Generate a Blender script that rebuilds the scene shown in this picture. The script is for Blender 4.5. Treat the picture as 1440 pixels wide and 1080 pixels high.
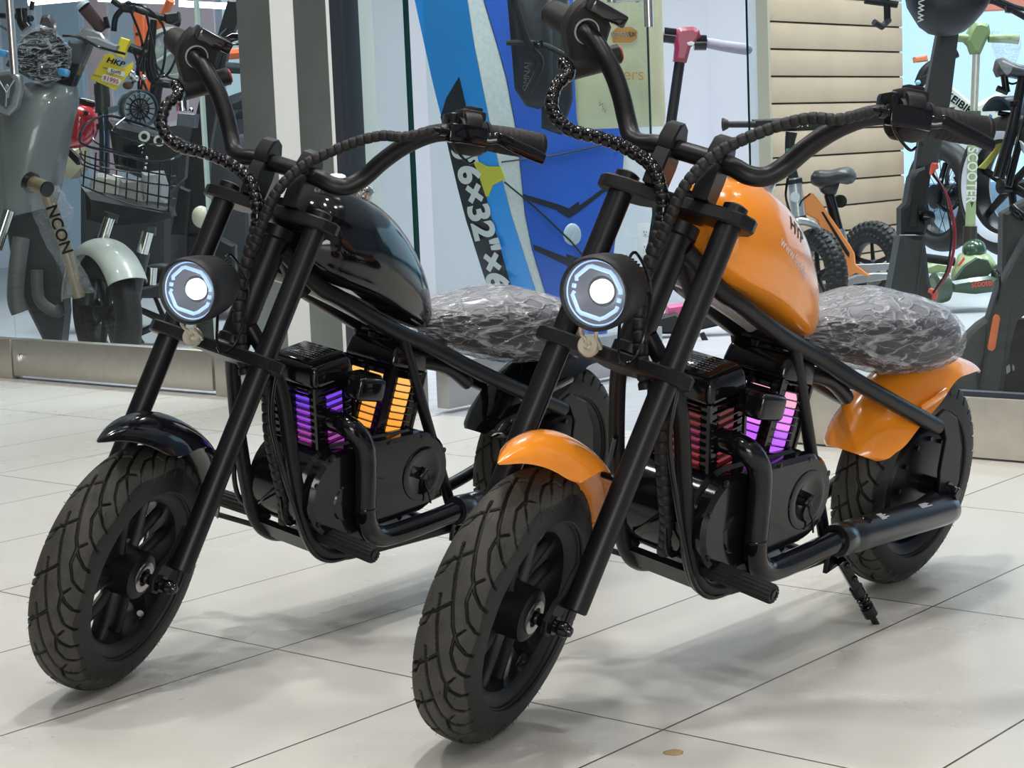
import bpy, bmesh, math, random
import numpy as np
from mathutils import Vector, Matrix, Euler
random.seed(3)
for o in list(bpy.data.objects): bpy.data.objects.remove(o)
SC = bpy.context.scene
COL = SC.collection
PI = math.pi
# ------------------------------------------------------------ camera
CF, CP, CR, CH = 2608.7, 0.1280, 0.0405, 0.6431      # focal px of 1440, pitch, roll, height
cam_d = bpy.data.cameras.new('camera')
cam_d.sensor_width = 36.0
cam_d.lens = CF/1440*36.0
cam_d.clip_start = 0.05
cam = bpy.data.objects.new('camera', cam_d)
COL.objects.link(cam)
cam.matrix_world = Matrix.Translation((0, 0, CH)) @ Matrix.Rotation(PI/2-CP, 4, 'X') @ Matrix.Rotation(-CR, 4, 'Z')
SC.camera = cam
SC.view_settings.view_transform = 'Standard'
SC.view_settings.look = 'None'
SC.view_settings.exposure = 0.07
SC.view_settings.gamma = 1.0
SC.view_settings.use_curve_mapping = False
wd = bpy.data.worlds.new('world'); SC.world = wd; wd.use_nodes = True
wd.node_tree.nodes['Background'].inputs[0].default_value = (0.82, 0.86, 0.95, 1)
wd.node_tree.nodes['Background'].inputs[1].default_value = 0.32

# store frame: s along the shop front (to the right), t into the shop
GY = -0.7016
WH = Vector((-0.17, 4.487, 0))
WE = Vector((math.cos(GY), math.sin(GY), 0)); WN = Vector((-math.sin(GY), math.cos(GY), 0))
def W(s, t, z=0.0): return WH + WE*s + WN*t + Vector((0, 0, z))
WM = Matrix.Translation(WH) @ Matrix.Rotation(GY, 4, 'Z')      # local (s,t,z) -> world
def at(px, py, Y):
    """point of the place at depth Y (metres ahead) that shows at a pixel of the 1440x1080 photo"""
    X_, Y_ = px-720, py-540
    c, s = math.cos(CR), math.sin(CR)
    x = X_*c-Y_*s; y = X_*s+Y_*c
    c2, s2 = math.cos(CP), math.sin(CP)
    cx, cz = x/CF, -y/CF
    r = Vector((cx, c2+cz*s2, -s2+cz*c2))
    return Vector((0, 0, CH)) + r*(Y/r.y)
def ats(px, py, t):
    """same, on the vertical plane at shop depth t"""
    a = at(px, py, 1.0)-Vector((0, 0, CH)); o = Vector((0, 0, CH))-WH
    k = (t-o.dot(WN))/a.dot(WN); p = Vector((0, 0, CH))+a*k
    q = p-WH
    return Vector((q.dot(WE), t, p.z))

def area(name, loc, size, power, color=(1, 1, 1), rot=(0, 0, 0), shape='DISK', sy=None):
    l = bpy.data.lights.new(name, 'AREA'); l.energy = power; l.color = color; l.shape = shape; l.size = size
    if sy: l.size_y = sy; l.spread = 2.2
    o = bpy.data.objects.new(name, l); COL.objects.link(o); o.location = loc; o.rotation_euler = rot
    return o
LIGHTS = []
CEIL = 3.3
for i, (x, y, p, sz) in enumerate(((0.05, 2.15, 38, .20), (1.45, 2.7, 17, .20), (-1.35, 2.5, 24, .20), (0.3, 3.3, 18, .24), (0.2, 0.6, 20, .24), (-1.6, 0.2, 14, .24), (1.9, 0.4, 10, .24), (-1.5, 4.2, 26, .24))):
    LIGHTS.append((x, y)); area('mall_downlight', (x, y, CEIL-0.03), sz, p*0.70, (1, 0.97, 0.93))
# added fill light behind the viewer, brightens upright faces; no real lamp there
area('added_front_fill', (-0.3, -6.2, 1.7), 5.0, 150, (1, 0.97, 0.94), (PI/2, 0, 0), 'RECTANGLE', 2.4)
# shop ceiling light, behind the glass
SHOPL = ((-2.6, 1.2), (-2.6, 3.2), (-0.5, 1.0), (-0.6, 3.2), (0.7, 2.8), (1.6, 4.6), (-3.8, 5.2), (-0.8, 5.6))
for s, t in SHOPL:
    area('shop_ceiling_light', W(s, t, 2.75), 1.2, 39, (0.90, 0.95, 1.0), (0, 0, GY), 'RECTANGLE', 0.3)

# ------------------------------------------------------------ materials
def lin(c): return c/12.92 if c <= 0.04045 else ((c+0.055)/1.055)**2.4
def col(h):
    if isinstance(h, str):
        h = h.lstrip('#'); return tuple(lin(int(h[i:i+2], 16)/255) for i in (0, 2, 4))+(1,)
    return tuple(h)+(1,)
MC = {}
def mat(name, c, rough=0.5, metal=0.0, coat=0.0, emit=None, es=0.0, alpha=1.0, spec=0.5, bump=None, trans=0.0, noise=None, coatr=0.05):
    if name in MC: return MC[name]
    m = bpy.data.materials.new(name); m.use_nodes = True
    nt = m.node_tree; b = nt.nodes['Principled BSDF']
    b.inputs['Base Color'].default_value = col(c)
    b.inputs['Roughness'].default_value = rough; b.inputs['Metallic'].default_value = metal
    b.inputs['Coat Weight'].default_value = coat; b.inputs['Coat Roughness'].default_value = coatr
    b.inputs['Specular IOR Level'].default_value = spec
    b.inputs['Transmission Weight'].default_value = trans
    if emit is not None:
        b.inputs['Emission Color'].default_value = col(emit); b.inputs['Emission Strength'].default_value = es
    if alpha < 1: b.inputs['Alpha'].default_value = alpha
    if noise:      # (scale, second colour, amount)
        t = nt.nodes.new('ShaderNodeTexNoise'); t.inputs['Scale'].default_value = noise[0]; t.inputs['Detail'].default_value = 6
        tc = nt.nodes.new('ShaderNodeTexCoord'); nt.links.new(tc.outputs['Object'], t.inputs['Vector'])
        mx = nt.nodes.new('ShaderNodeMix'); mx.data_type = 'RGBA'
        mx.inputs[6].default_value = col(c); mx.inputs[7].default_value = col(noise[1])
        mp = nt.nodes.new('ShaderNodeMapRange'); mp.inputs[1].default_value = 0.4; mp.inputs[2].default_value = 0.65; mp.inputs[4].default_value = noise[2]
        nt.links.new(t.outputs[0], mp.inputs[0]); nt.links.new(mp.outputs[0], mx.inputs[0]); nt.links.new(mx.outputs[2], b.inputs['Base Color'])
    if bump:       # (scale, strength)
        t = nt.nodes.new('ShaderNodeTexNoise'); t.inputs['Scale'].default_value = bump[0]; t.inputs['Detail'].default_value = 4
        tc = nt.nodes.new('ShaderNodeTexCoord'); nt.links.new(tc.outputs['Object'], t.inputs['Vector'])
        bn = nt.nodes.new('ShaderNodeBump'); bn.inputs['Strength'].default_value = bump[1]; bn.inputs['Distance'].default_value = 0.002
        nt.links.new(t.outputs[0], bn.inputs['Height']); nt.links.new(bn.outputs[0], b.inputs['Normal'])
    MC[name] = m
    return m
def glass(name, tint=(0.93, 0.97, 0.95), ior=1.5):
    """thin sheet: clear pass plus Fresnel reflection"""
    m = bpy.data.materials.new(name); m.use_nodes = True; nt = m.node_tree; nt.nodes.clear()
    out = nt.nodes.new('ShaderNodeOutputMaterial'); mx = nt.nodes.new('ShaderNodeMixShader')
    tr = nt.nodes.new('ShaderNodeBsdfTransparent'); tr.inputs[0].default_value = tint+(1,)
    gl = nt.nodes.new('ShaderNodeBsdfGlossy'); gl.inputs['Roughness'].default_value = 0.02
    fr = nt.nodes.new('ShaderNodeFresnel'); fr.inputs[0].default_value = ior
    ge = nt.nodes.new('ShaderNodeNewGeometry'); iv = nt.nodes.new('ShaderNodeMath'); iv.operation = 'SUBTRACT'; iv.inputs[0].default_value = 1; nt.links.new(ge.outputs['Backfacing'], iv.inputs[1])
    mu = nt.nodes.new('ShaderNodeMath'); mu.operation = 'MULTIPLY'; nt.links.new(fr.outputs[0], mu.inputs[0]); nt.links.new(iv.outputs[0], mu.inputs[1])
    nt.links.new(mu.outputs[0], mx.inputs[0]); nt.links.new(tr.outputs[0], mx.inputs[1]); nt.links.new(gl.outputs[0], mx.inputs[2])
    nt.links.new(mx.outputs[0], out.inputs[0])
    MC[name] = m
    return m

# ------------------------------------------------------------ mesh builder
class MB:
    def __init__(s): s.v = []; s.f = []; s.m = []; s.sm = []
    def add(s, vs, fs, mi=0, smooth=True):
        o = len(s.v); s.v += [tuple(p) for p in vs]
        for f in fs: s.f.append(tuple(i+o for i in f)); s.m.append(mi); s.sm.append(smooth)
        return s
    def loft(s, rings, mi=0, cap=True, closed=True, loop=False, smooth=True):
        n = len(rings[0]); vs = [p for r in rings for p in r]; fs = []
        R = len(rings)
        for i in range(R if loop else R-1):
            a = i*n; b = ((i+1) % R)*n
            for j in range(n if closed else n-1):
                k = (j+1) % n
                fs.append((a+j, a+k, b+k, b+j))
        if cap and not loop and closed:
            fs.append(tuple(range(n-1, -1, -1))); fs.append(tuple((R-1)*n+j for j in range(n)))
        return s.add(vs, fs, mi, smooth)
    def tube(s, path, r, n=14, mi=0, cap=True, loop=False, flat=None):
        P = [Vector(p) for p in path]; N = len(P)
        rr = r if hasattr(r, '__len__') else [r]*N
        T = []
        for i in range(N):
            if loop: t = P[(i+1) % N]-P[i-1]
            else: t = P[min(i+1, N-1)]-P[max(i-1, 0)]
            T.append(t.normalized())
        up = Vector((0, 0, 1)) if abs(T[0].z) < 0.9 else Vector((0, 1, 0))
        u = up.cross(T[0]).normalized(); rings = []
        for i in range(N):
            u = (u-T[i]*u.dot(T[i])).normalized(); w = T[i].cross(u)
            fx, fy = (1, 1) if flat is None else flat
            rings.append([P[i]+u*(rr[i]*fx*math.cos(a))+w*(rr[i]*fy*math.sin(a)) for a in (2*PI*k/n for k in range(n))])
        return s.loft(rings, mi, cap, True, loop)
    def lathe(s, prof, o=(0, 0, 0), ax=(0, 1, 0), n=32, mi=0, smooth=True, loop=False, a0=0, a1=2*PI):
        o = Vector(o); ax = Vector(ax).normalized(); t = Vector((0, 0, 1)) if abs(ax.z) < 0.9 else Vector((1, 0, 0))
        u = t.cross(ax).normalized(); w = ax.cross(u); full = abs(a1-a0-2*PI) < 1e-6
        K = n if full else n+1
        rings = [[o+ax*h+(u*math.cos(a0+(a1-a0)*k/n)+w*math.sin(a0+(a1-a0)*k/n))*max(r, 1e-5) for k in range(K)] for r, h in prof]
        return s.loft(rings, mi, False, full, loop, smooth)
    def box(s, c, size, R=None, bev=0.0, mi=0, seg=2, smooth=None, taper=None):
        bm = bmesh.new(); bmesh.ops.create_cube(bm, size=1.0)
        for v in bm.verts:
            v.co = Vector((v.co.x*size[0], v.co.y*size[1], v.co.z*size[2]))
            if taper and v.co.z > 0: v.co.x *= taper[0]; v.co.y *= taper[1]
        if bev: bmesh.ops.bevel(bm, geom=list(bm.edges)+list(bm.verts), offset=bev, segments=seg, profile=0.5, affect='EDGES')
        M = (R.to_4x4() if R is not None else Matrix.Identity(4)); c = Vector(c)
        bm.verts.index_update()
        s.add([c+(M @ v.co) for v in bm.verts], [[v.index for v in f.verts] for f in bm.faces], mi, bool(bev) if smooth is None else smooth)
        bm.free(); return s
    def prism(s, pts, o, u, v, w, d, bev=0.0, mi=0, smooth=False):
        """outline pts (a,b) in plane (u,v) at o, thickness d along w, edges chamfered"""
        o = Vector(o); u = Vector(u); v = Vector(v); w = Vector(w)
        n = len(pts); A = sum(pts[i][0]*pts[(i+1) % n][1]-pts[(i+1) % n][0]*pts[i][1] for i in range(n))
        sg = 1 if A > 0 else -1
        def inset(q):
            r = []
            for i in range(n):
                p0, p1, p2 = Vector(pts[i-1]), Vector(pts[i]), Vector(pts[(i+1) % n])
                e1 = (p1-p0).normalized(); e2 = (p2-p1).normalized()
                nn = Vector((-(e1.y+e2.y), e1.x+e2.x))*sg
                if nn.length < 1e-6: nn = Vector((-e1.y, e1.x))*sg
                nn.normalize(); k = max(0.35, abs(nn.dot(Vector((-e1.y, e1.x)))))
                r.append(p1+nn*(q/k))
            return r
        L = [(bev, 0), (0, bev), (0, d-bev), (bev, d)] if bev else [(0, 0), (0, d)]
        rings = [[o+u*p[0]+v*p[1]+w*h for p in inset(q)] for q, h in L]
        return s.loft(rings, mi, True, True, False, smooth)
    def sphere(s, c, r, n=16, m=10, mi=0, R=None):
        r = r if hasattr(r, '__len__') else (r, r, r); c = Vector(c)
        rings = []
        for i in range(m+1):
            a = -PI/2+PI*i/m
            ring = []
            for k in range(n):
                p = Vector((r[0]*max(math.cos(a), 1e-4)*math.cos(2*PI*k/n), r[1]*max(math.cos(a), 1e-4)*math.sin(2*PI*k/n), r[2]*math.sin(a)))
                if R is not None: p = R @ p
                ring.append(c+p)
            rings.append(ring)
        return s.loft(rings, mi, False)
    def xf(s, M):
        s.v = [tuple(M @ Vector(p)) for p in s.v]; return s
def cr(pts, k=6, loop=False):
    """Catmull-Rom smoothing"""
    P = [Vector(p) for p in pts]; n = len(P); out = []
    R = range(n if loop else n-1)
    for i in R:
        if loop: a, b, c, d = P[i-1], P[i], P[(i+1) % n], P[(i+2) % n]
        else: a, b, c, d = P[max(i-1, 0)], P[i], P[i+1], P[min(i+2, n-1)]
        for j in range(k):
            t = j/k
            out.append(0.5*((2*b)+(c-a)*t+(2*a-5*b+4*c-d)*t*t+(3*b-a-3*c+d)*t**3))
    if not loop: out.append(P[-1])
    return out
def interp(x, xs, ys): return float(np.interp(x, xs, ys))
ORANGE = None
def obj(name, mb, mats, parent=None, autosm=40, label=None):
    me = bpy.data.meshes.new(name); me.from_pydata(mb.v, [], mb.f)
    for m in (mats if isinstance(mats, (list, tuple)) else [mats]): me.materials.append(m)
    me.polygons.foreach_set('material_index', mb.m); me.polygons.foreach_set('use_smooth', mb.sm)
    bm = bmesh.new(); bm.from_mesh(me)
    if len(bm.verts) < 60000: bmesh.ops.remove_doubles(bm, verts=bm.verts, dist=1e-6)
    bmesh.ops.recalc_face_normals(bm, faces=bm.faces); bm.to_mesh(me); bm.free()
    try: me.set_sharp_from_angle(angle=math.radians(autosm))
    except Exception: pass
    o = bpy.data.objects.new(name, me); COL.objects.link(o)
    if parent is not None: o.parent = parent
    if label: o['label'] = label
    return o
def thing(name, label, cat, loc=(0, 0, 0), rot=(0, 0, 0), group=None):
    o = bpy.data.objects.new(name, None); COL.objects.link(o); o.location = loc; o.rotation_euler = rot
    o.empty_display_size = 0.05
    o['label'] = label; o['category'] = cat
    if group: o['group'] = group
    return o
def tag(o, label, cat, group=None):
    o['label'] = label; o['category'] = cat
    if group: o['group'] = group
    return o
def struct(name, mb, mats, parent=None):
    o = obj(name, mb, mats, parent); o['kind'] = 'structure'; return o
def place(o, M):
    o.matrix_world = M; return o
def lettering(name, txt, size, M, m, parent, extr=0.0004, shear=0.0, bold=0.0, sx=1.0):
    cu = bpy.data.curves.new(name, 'FONT'); cu.body = txt; cu.size = size; cu.extrude = extr; cu.shear = shear; cu.offset = bold
    cu.align_x = 'CENTER'; cu.align_y = 'CENTER'
    t = bpy.data.objects.new(name, cu); COL.objects.link(t)
    bpy.context.view_layer.update()
    dg = bpy.context.evaluated_depsgraph_get()
    me = bpy.data.meshes.new_from_object(t.evaluated_get(dg)); bpy.data.objects.remove(t); bpy.data.curves.remove(cu)
    me.transform(M @ Matrix.Diagonal((sx, 1, 1, 1)))
    me.materials.clear(); me.materials.append(m)
    o = bpy.data.objects.new(name, me); COL.objects.link(o)
    if parent is not None: o.parent = parent
    return o
def basis(o, x, y):
    """4x4 with local x,y axes along given directions"""
    x = Vector(x).normalized(); y = Vector(y); y = (y-x*y.dot(x)).normalized(); z = x.cross(y); o = Vector(o)
    return Matrix(((x.x, y.x, z.x, o.x), (x.y, y.y, z.y, o.y), (x.z, y.z, z.z, o.z), (0, 0, 0, 1)))

# common materials
BLK = mat('satin_black_metal', (0.006, 0.006, 0.008), 0.38, 0.0, spec=0.34)
BLKG = mat('gloss_black_plastic', (0.005, 0.005, 0.007), 0.12, 0.0, coat=0.2, spec=0.34)
BLKM = mat('matte_black_plastic', (0.010, 0.010, 0.011), 0.5, spec=0.4, bump=(900, 0.15))
RUB = mat('rubber', (0.013, 0.013, 0.014), 0.55, spec=0.35, bump=(500, 0.25))
TYRE = mat('tyre_rubber', (0.014, 0.014, 0.015), 0.5, spec=0.35)
WORN = mat('tyre_worn_crown', (0.062, 0.059, 0.050), 0.62, spec=0.3, noise=(45, (0.040, 0.039, 0.035), 0.8), bump=(700, .2))
CHR = mat('chrome', (0.75, 0.74, 0.72), 0.12, 1.0)
STEEL = mat('brushed_steel', (0.62, 0.61, 0.59), 0.3, 1.0)
WHITE = mat('white_print', (0.8, 0.8, 0.8), 0.5)
# ------------------------------------------------------------ setting
def floor_mat():
    m = bpy.data.materials.new('floor_tile'); m.use_nodes = True; nt = m.node_tree; b = nt.nodes['Principled BSDF']; N = nt.nodes.new; L = nt.links.new
    geo = N('ShaderNodeNewGeometry'); mp = N('ShaderNodeMapping'); mp.vector_type = 'TEXTURE'
    mp.inputs['Location'].default_value = (-0.323, 2.3715, 0); mp.inputs['Rotation'].default_value = (0, 0, GY); mp.inputs['Scale'].default_value = (0.3098, 0.6325, 1)
    L(geo.outputs['Position'], mp.inputs['Vector'])
    sx = N('ShaderNodeSeparateXYZ'); L(mp.outputs[0], sx.inputs[0])
    ds = []
    for k, T in ((0, 0.3098), (1, 0.6325)):
        a = N('ShaderNodeMath'); a.operation = 'ADD'; a.inputs[1].default_value = 100.5; L(sx.outputs[k], a.inputs[0])
        f = N('ShaderNodeMath'); f.operation = 'FRACT'; L(a.outputs[0], f.inputs[0])
        c = N('ShaderNodeMath'); c.operation = 'SUBTRACT'; c.inputs[1].default_value = 0.5; L(f.outputs[0], c.inputs[0])
        d = N('ShaderNodeMath'); d.operation = 'ABSOLUTE'; L(c.outputs[0], d.inputs[0])
        e = N('ShaderNodeMath'); e.operation = 'MULTIPLY'; e.inputs[1].default_value = T; L(d.outputs[0], e.inputs[0]); ds.append(e)
    mn = N('ShaderNodeMath'); mn.operation = 'MINIMUM'; L(ds[0].outputs[0], mn.inputs[0]); L(ds[1].outputs[0], mn.inputs[1])
    mr = N('ShaderNodeMapRange'); mr.inputs[1].default_value = 0.0009; mr.inputs[2].default_value = 0.0017; L(mn.outputs[0], mr.inputs[0])
    no = N('ShaderNodeTexNoise'); no.inputs['Scale'].default_value = 5; no.inputs['Detail'].default_value = 6; L(geo.outputs['Position'], no.inputs['Vector'])
    tc = N('ShaderNodeMix'); tc.data_type = 'RGBA'; tc.inputs[6].default_value = (0.66, 0.645, 0.60, 1); tc.inputs[7].default_value = (0.72, 0.70, 0.66, 1); L(no.outputs[0], tc.inputs[0])
    mx = N('ShaderNodeMix'); mx.data_type = 'RGBA'; mx.inputs[6].default_value = (0.045, 0.035, 0.025, 1); L(mr.outputs[0], mx.inputs[0]); L(tc.outputs[2], mx.inputs[7]); L(mx.outputs[2], b.inputs['Base Color'])
    n2 = N('ShaderNodeTexNoise'); n2.inputs['Scale'].default_value = 3; n2.inputs['Detail'].default_value = 8; L(geo.outputs['Position'], n2.inputs['Vector'])
    rr = N('ShaderNodeMapRange'); rr.inputs[1].default_value = 0.3; rr.inputs[2].default_value = 0.7; rr.inputs[3].default_value = 0.25; rr.inputs[4].default_value = 0.33; L(n2.outputs[0], rr.inputs[0]); L(rr.outputs[0], b.inputs['Roughness'])
    bp = N('ShaderNodeBump'); bp.inputs['Strength'].default_value = 0.5; bp.inputs['Distance'].default_value = 0.001; L(mr.outputs[0], bp.inputs['Height']); L(bp.outputs[0], b.inputs['Normal'])
    b.inputs['Specular IOR Level'].default_value = 0.4
    return m
FT = floor_mat()
def wbox(mb, s0, s1, t0, t1, z0, z1, bev=0, mi=0):
    return mb.box(((s0+s1)/2, (t0+t1)/2, (z0+z1)/2), (abs(s1-s0), abs(t1-t0), abs(z1-z0)), None, bev, mi)
def wstruct(name, mb, m, parent=None):
    mb.xf(WM); return struct(name, mb, m, parent)
mb = MB(); wbox(mb, -7, 7, -8.5, -0.02, -0.1, 0); wstruct('floor', mb, FT)
SF = mat('shop_floor_vinyl', (0.42, 0.43, 0.45), 0.4, noise=(3, (0.50, 0.51, 0.53), 1.0))
nt = SF.node_tree; tn = [x for x in nt.nodes if x.type == 'TEX_NOISE'][0]; mpn = nt.nodes.new('ShaderNodeMapping'); mpn.inputs['Scale'].default_value = (1, 14, 1)
tcn = [x for x in nt.nodes if x.type == 'TEX_COORD'][0]; nt.links.new(tcn.outputs['Object'], mpn.inputs[0]); nt.links.new(mpn.outputs[0], tn.inputs['Vector'])
mb = MB(); wbox(mb, -7, 7, -0.02, 9, -0.1, 0.0); wstruct('floor', mb, SF)
CM = mat('ceiling_paint', (0.55, 0.54, 0.52), 0.9)
mb = MB(); wbox(mb, -7, 7, -8.5, 0.0, CEIL, CEIL+.1); wstruct('ceiling', mb, CM)
mb = MB(); wbox(mb, -7, 7, 0.0, 9, 2.9, 3.0); wstruct('ceiling', mb, mat('shop_ceiling_paint', (0.7, 0.72, 0.75), 0.9))
mb = MB(); wbox(mb, -7, 7, -8.6, -8.5, 0, CEIL)
wstruct('wall_back', mb, mat('dark_mall_front', (0.10, 0.10, 0.105), 0.5))
mb = MB()
for x, y in LIGHTS+[(-2.6, 1.2), (2.6, 1.2), (-.8, -.8), (.9, -.8), (2.4, -.6), (-2.3, -.9), (.1, -2.2), (1.7, -2.2), (-1.6, -2.3), (2.8, 2.0), (-.9, 1.2), (.9, 1.3)]: mb.lathe([(0.0001, 0), (0.075, 0), (0.085, -0.006), (0.09, 0)], (x, y, CEIL-0.002), (0, 0, 1), 24)
struct('trim_1', mb, mat('lamp_diffuser', (0.9, 0.9, 0.9), 0.5, emit=(1, 0.96, 0.90), es=14))
# shop inner walls
wb = mat('shop_wall_paint', (0.62, 0.66, 0.72), 0.8, noise=(1.2, (0.5, 0.55, 0.62), 0.5))
mb = MB(); wbox(mb, -7, 7, 9, 9.1, 0, 2.9); wstruct('wall_far', mb, mat('pale_blue_wall', (0.50, 0.66, 0.80), 0.8))
mb = MB(); wbox(mb, -7.1, -7, -8.5, 9, 0, CEIL); wstruct('wall_left', mb, wb)
mb = MB(); wbox(mb, 7, 7.1, 0, 9, 0, 2.9); wstruct('wall_right', mb, wb)
# white partition with the outlet, behind the open door
WP = mat('white_partition_paint', (0.70, 0.73, 0.78), 0.55)
# slatwall panel: long boards with dark grooves, edge on to the shop front
SLM = mat('slatwall_board', (0.47, 0.355, 0.25), 0.5, noise=(4, (0.41, 0.31, 0.22), 0.8))
SLD = mat('slatwall_groove', (0.12, 0.09, 0.055), 0.7)
# front structure: rails, pillar, frames
STL = mat('brushed_door_rail', (0.54, 0.51, 0.45), 0.42, 0.85, noise=(30, (0.50, 0.47, 0.42), 1.0))
PIL = mat('pillar_cladding', (0.20, 0.225, 0.22), 0.33, 0.55, noise=(8, (0.18, 0.20, 0.195), 1.0))
WHP = mat('white_reveal', (0.84, 0.87, 0.87), 0.5)
DKF = mat('dark_window_frame', (0.03, 0.035, 0.05), 0.4)
GAP = mat('dark_gap', (0.01, 0.01, 0.01), 0.9)
GL = glass('shop_glass', (0.90, 0.94, 0.93))
def pane(name, s0, s1, t0, t1, z0, z1):
    mb = MB(); wbox(mb, s0, s1, t0, t1, z0, z1); return wstruct(name, mb, GL)
# left glass door
mb = MB(); wbox(mb, -1.735, -0.825, -0.02, 0.02, 0.012, 0.122, 0.002); d1 = wstruct('door_1', mb, STL)
mb = MB(); wbox(mb, -1.735, -0.825, -0.006, 0.006, 0.122, 2.5); struct_p = wstruct('glass_pane', mb, GL, d1)
mb = MB()
for t in (-0.045,):
    mb.tube([(-1.585, t, 0.905), (-1.585, t, 1.5)], 0.012, 14)
mb.tube([(-1.585, -0.045, 0.99), (-1.66, 0.0, 0.99)], 0.007, 12)
mb.xf(WM); obj('door_handle', mb, STEEL, d1)
mb = MB(); mb.lathe([(0.0001, 0.008), (0.010, 0.008), (0.0125, 0.005), (0.013, 0)], (-1.693, -0.02, 0.067), (0, -1, 0), 24); mb.box((-1.693, -0.029, 0.067), (0.002, 0.002, 0.008)); mb.xf(WM); obj('lock_cylinder', mb, CHR, d1)
mb = MB(); wbox(mb, -4.5, -1.745, -0.02, 0.02, 0.0, 0.122, 0.002); w1 = wstruct('window_1', mb, STL)
mb = MB(); wbox(mb, -4.5, -1.745, -0.006, 0.006, 0.122, 2.5); wstruct('glass_pane', mb, GL, w1)
mb = MB(); wbox(mb, -0.822, -0.816, -0.007, 0.007, 0.122, 2.5); wstruct('glass_edge', mb, mat('pale_glass_edge', (.45, .58, .56), .3), d1)
# short fixed panel and pillar
mb = MB(); wbox(mb, -0.812, -0.66, -0.022, 0.02, 0.0, 0.122, 0.002); w2 = wstruct('window_2', mb, STL)
mb = MB(); wbox(mb, -0.812, -0.66, -0.006, 0.006, 0.122, 2.5); wstruct('glass_pane', mb, GL, w2)
mb = MB(); wbox(mb, -0.66, -0.535, -0.004, 0.16, 0, 3.2, 0.001); wbox(mb, -0.448, -0.332, -0.004, 0.16, 0, 3.2, 0.001); wstruct('trim_2', mb, PIL)
mb = MB(); wbox(mb, -0.536, -0.447, -0.003, 0.15, 0, 3.2); wbox(mb, -0.333, -0.320, -0.003, 0.15, 0, 3.2); wstruct('trim_3', mb, WHP)
mb = MB(); wbox(mb, -0.321, -0.280, -0.003, 0.06, 0, 3.2, 0.001); wstruct('trim_4', mb, DKF)
# sidelight between frame and open door
mb = MB(); wbox(mb, -0.285, -0.065, -0.02, 0.02, 0.0, 0.122, 0.002); w3 = wstruct('window_3', mb, STL)
mb = MB(); wbox(mb, -0.285, -0.065, -0.006, 0.006, 0.122, 2.5); wstruct('glass_pane', mb, GL, w3)
mb = MB(); wbox(mb, -0.066, -0.060, -0.007, 0.007, 0.122, 2.5); wstruct('glass_edge', mb, mat('green_glass_edge', (0.004, 0.035, 0.032), 0.2), w3)
# the middle door, swung open into the shop
mb = MB(); wbox(mb, -0.02, 0.02, 0.0, 0.90, 0.012, 0.124, 0.002); d2 = wstruct('door_2', mb, mat('grey_door_rail', (0.46, 0.46, 0.46), 0.42, 0.8))
mb = MB(); wbox(mb, -0.006, 0.006, 0.0, 0.90, 0.124, 2.5); wstruct('glass_pane', mb, GL, d2)
mb = MB(); wbox(mb, -0.0025, 0.0025, 0.899, 0.902, 0.124, 2.5); wstruct('glass_edge', mb, MC['green_glass_edge'], d2)
mb = MB(); mb.tube([(0.045, 0.845, 0.945), (0.045, 0.845, 1.5)], 0.0125, 16); mb.tube([(-0.06, 0.82, 1.018), (-0.06, 0.82, 1.5)], 0.0125, 14); mb.tube([(-0.06, 0.83, 1.025), (0.045, 0.845, 1.025)], 0.0085, 14); mb.tube([(0.008, 0.842, 1.025), (0.012, 0.842, 1.025)], 0.013, 14)
mb.xf(WM); obj('door_handle', mb, STEEL, d2)
# right door
mb = MB(); wbox(mb, 0.92, 1.9, -0.02, 0.02, 0.004, 0.122, 0.002); d3 = wstruct('door_3', mb, mat('pale_door_rail', (0.60, 0.57, 0.50), 0.45, 0.6, noise=(30, (0.56, 0.53, 0.47), 1.0)))
mb = MB(); wbox(mb, 0.90, 1.9, -0.006, 0.006, 0.122, 2.5); wstruct('glass_pane', mb, GL, d3)
mb = MB(); wbox(mb, 0.898, 0.900, -0.0025, 0.0025, 0.122, 2.5); wstruct('glass_edge', mb, MC['green_glass_edge'], d3)
mb = MB(); wbox(mb, 0.92, 1.9, -0.012, 0.012, 0.122, 0.132); wstruct('glass_channel', mb, DKF, d3)
mb = MB(); wbox(mb, -7, 7, -0.05, 0.05, 2.5, 3.3); wstruct('trim_5', mb, PIL)
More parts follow.
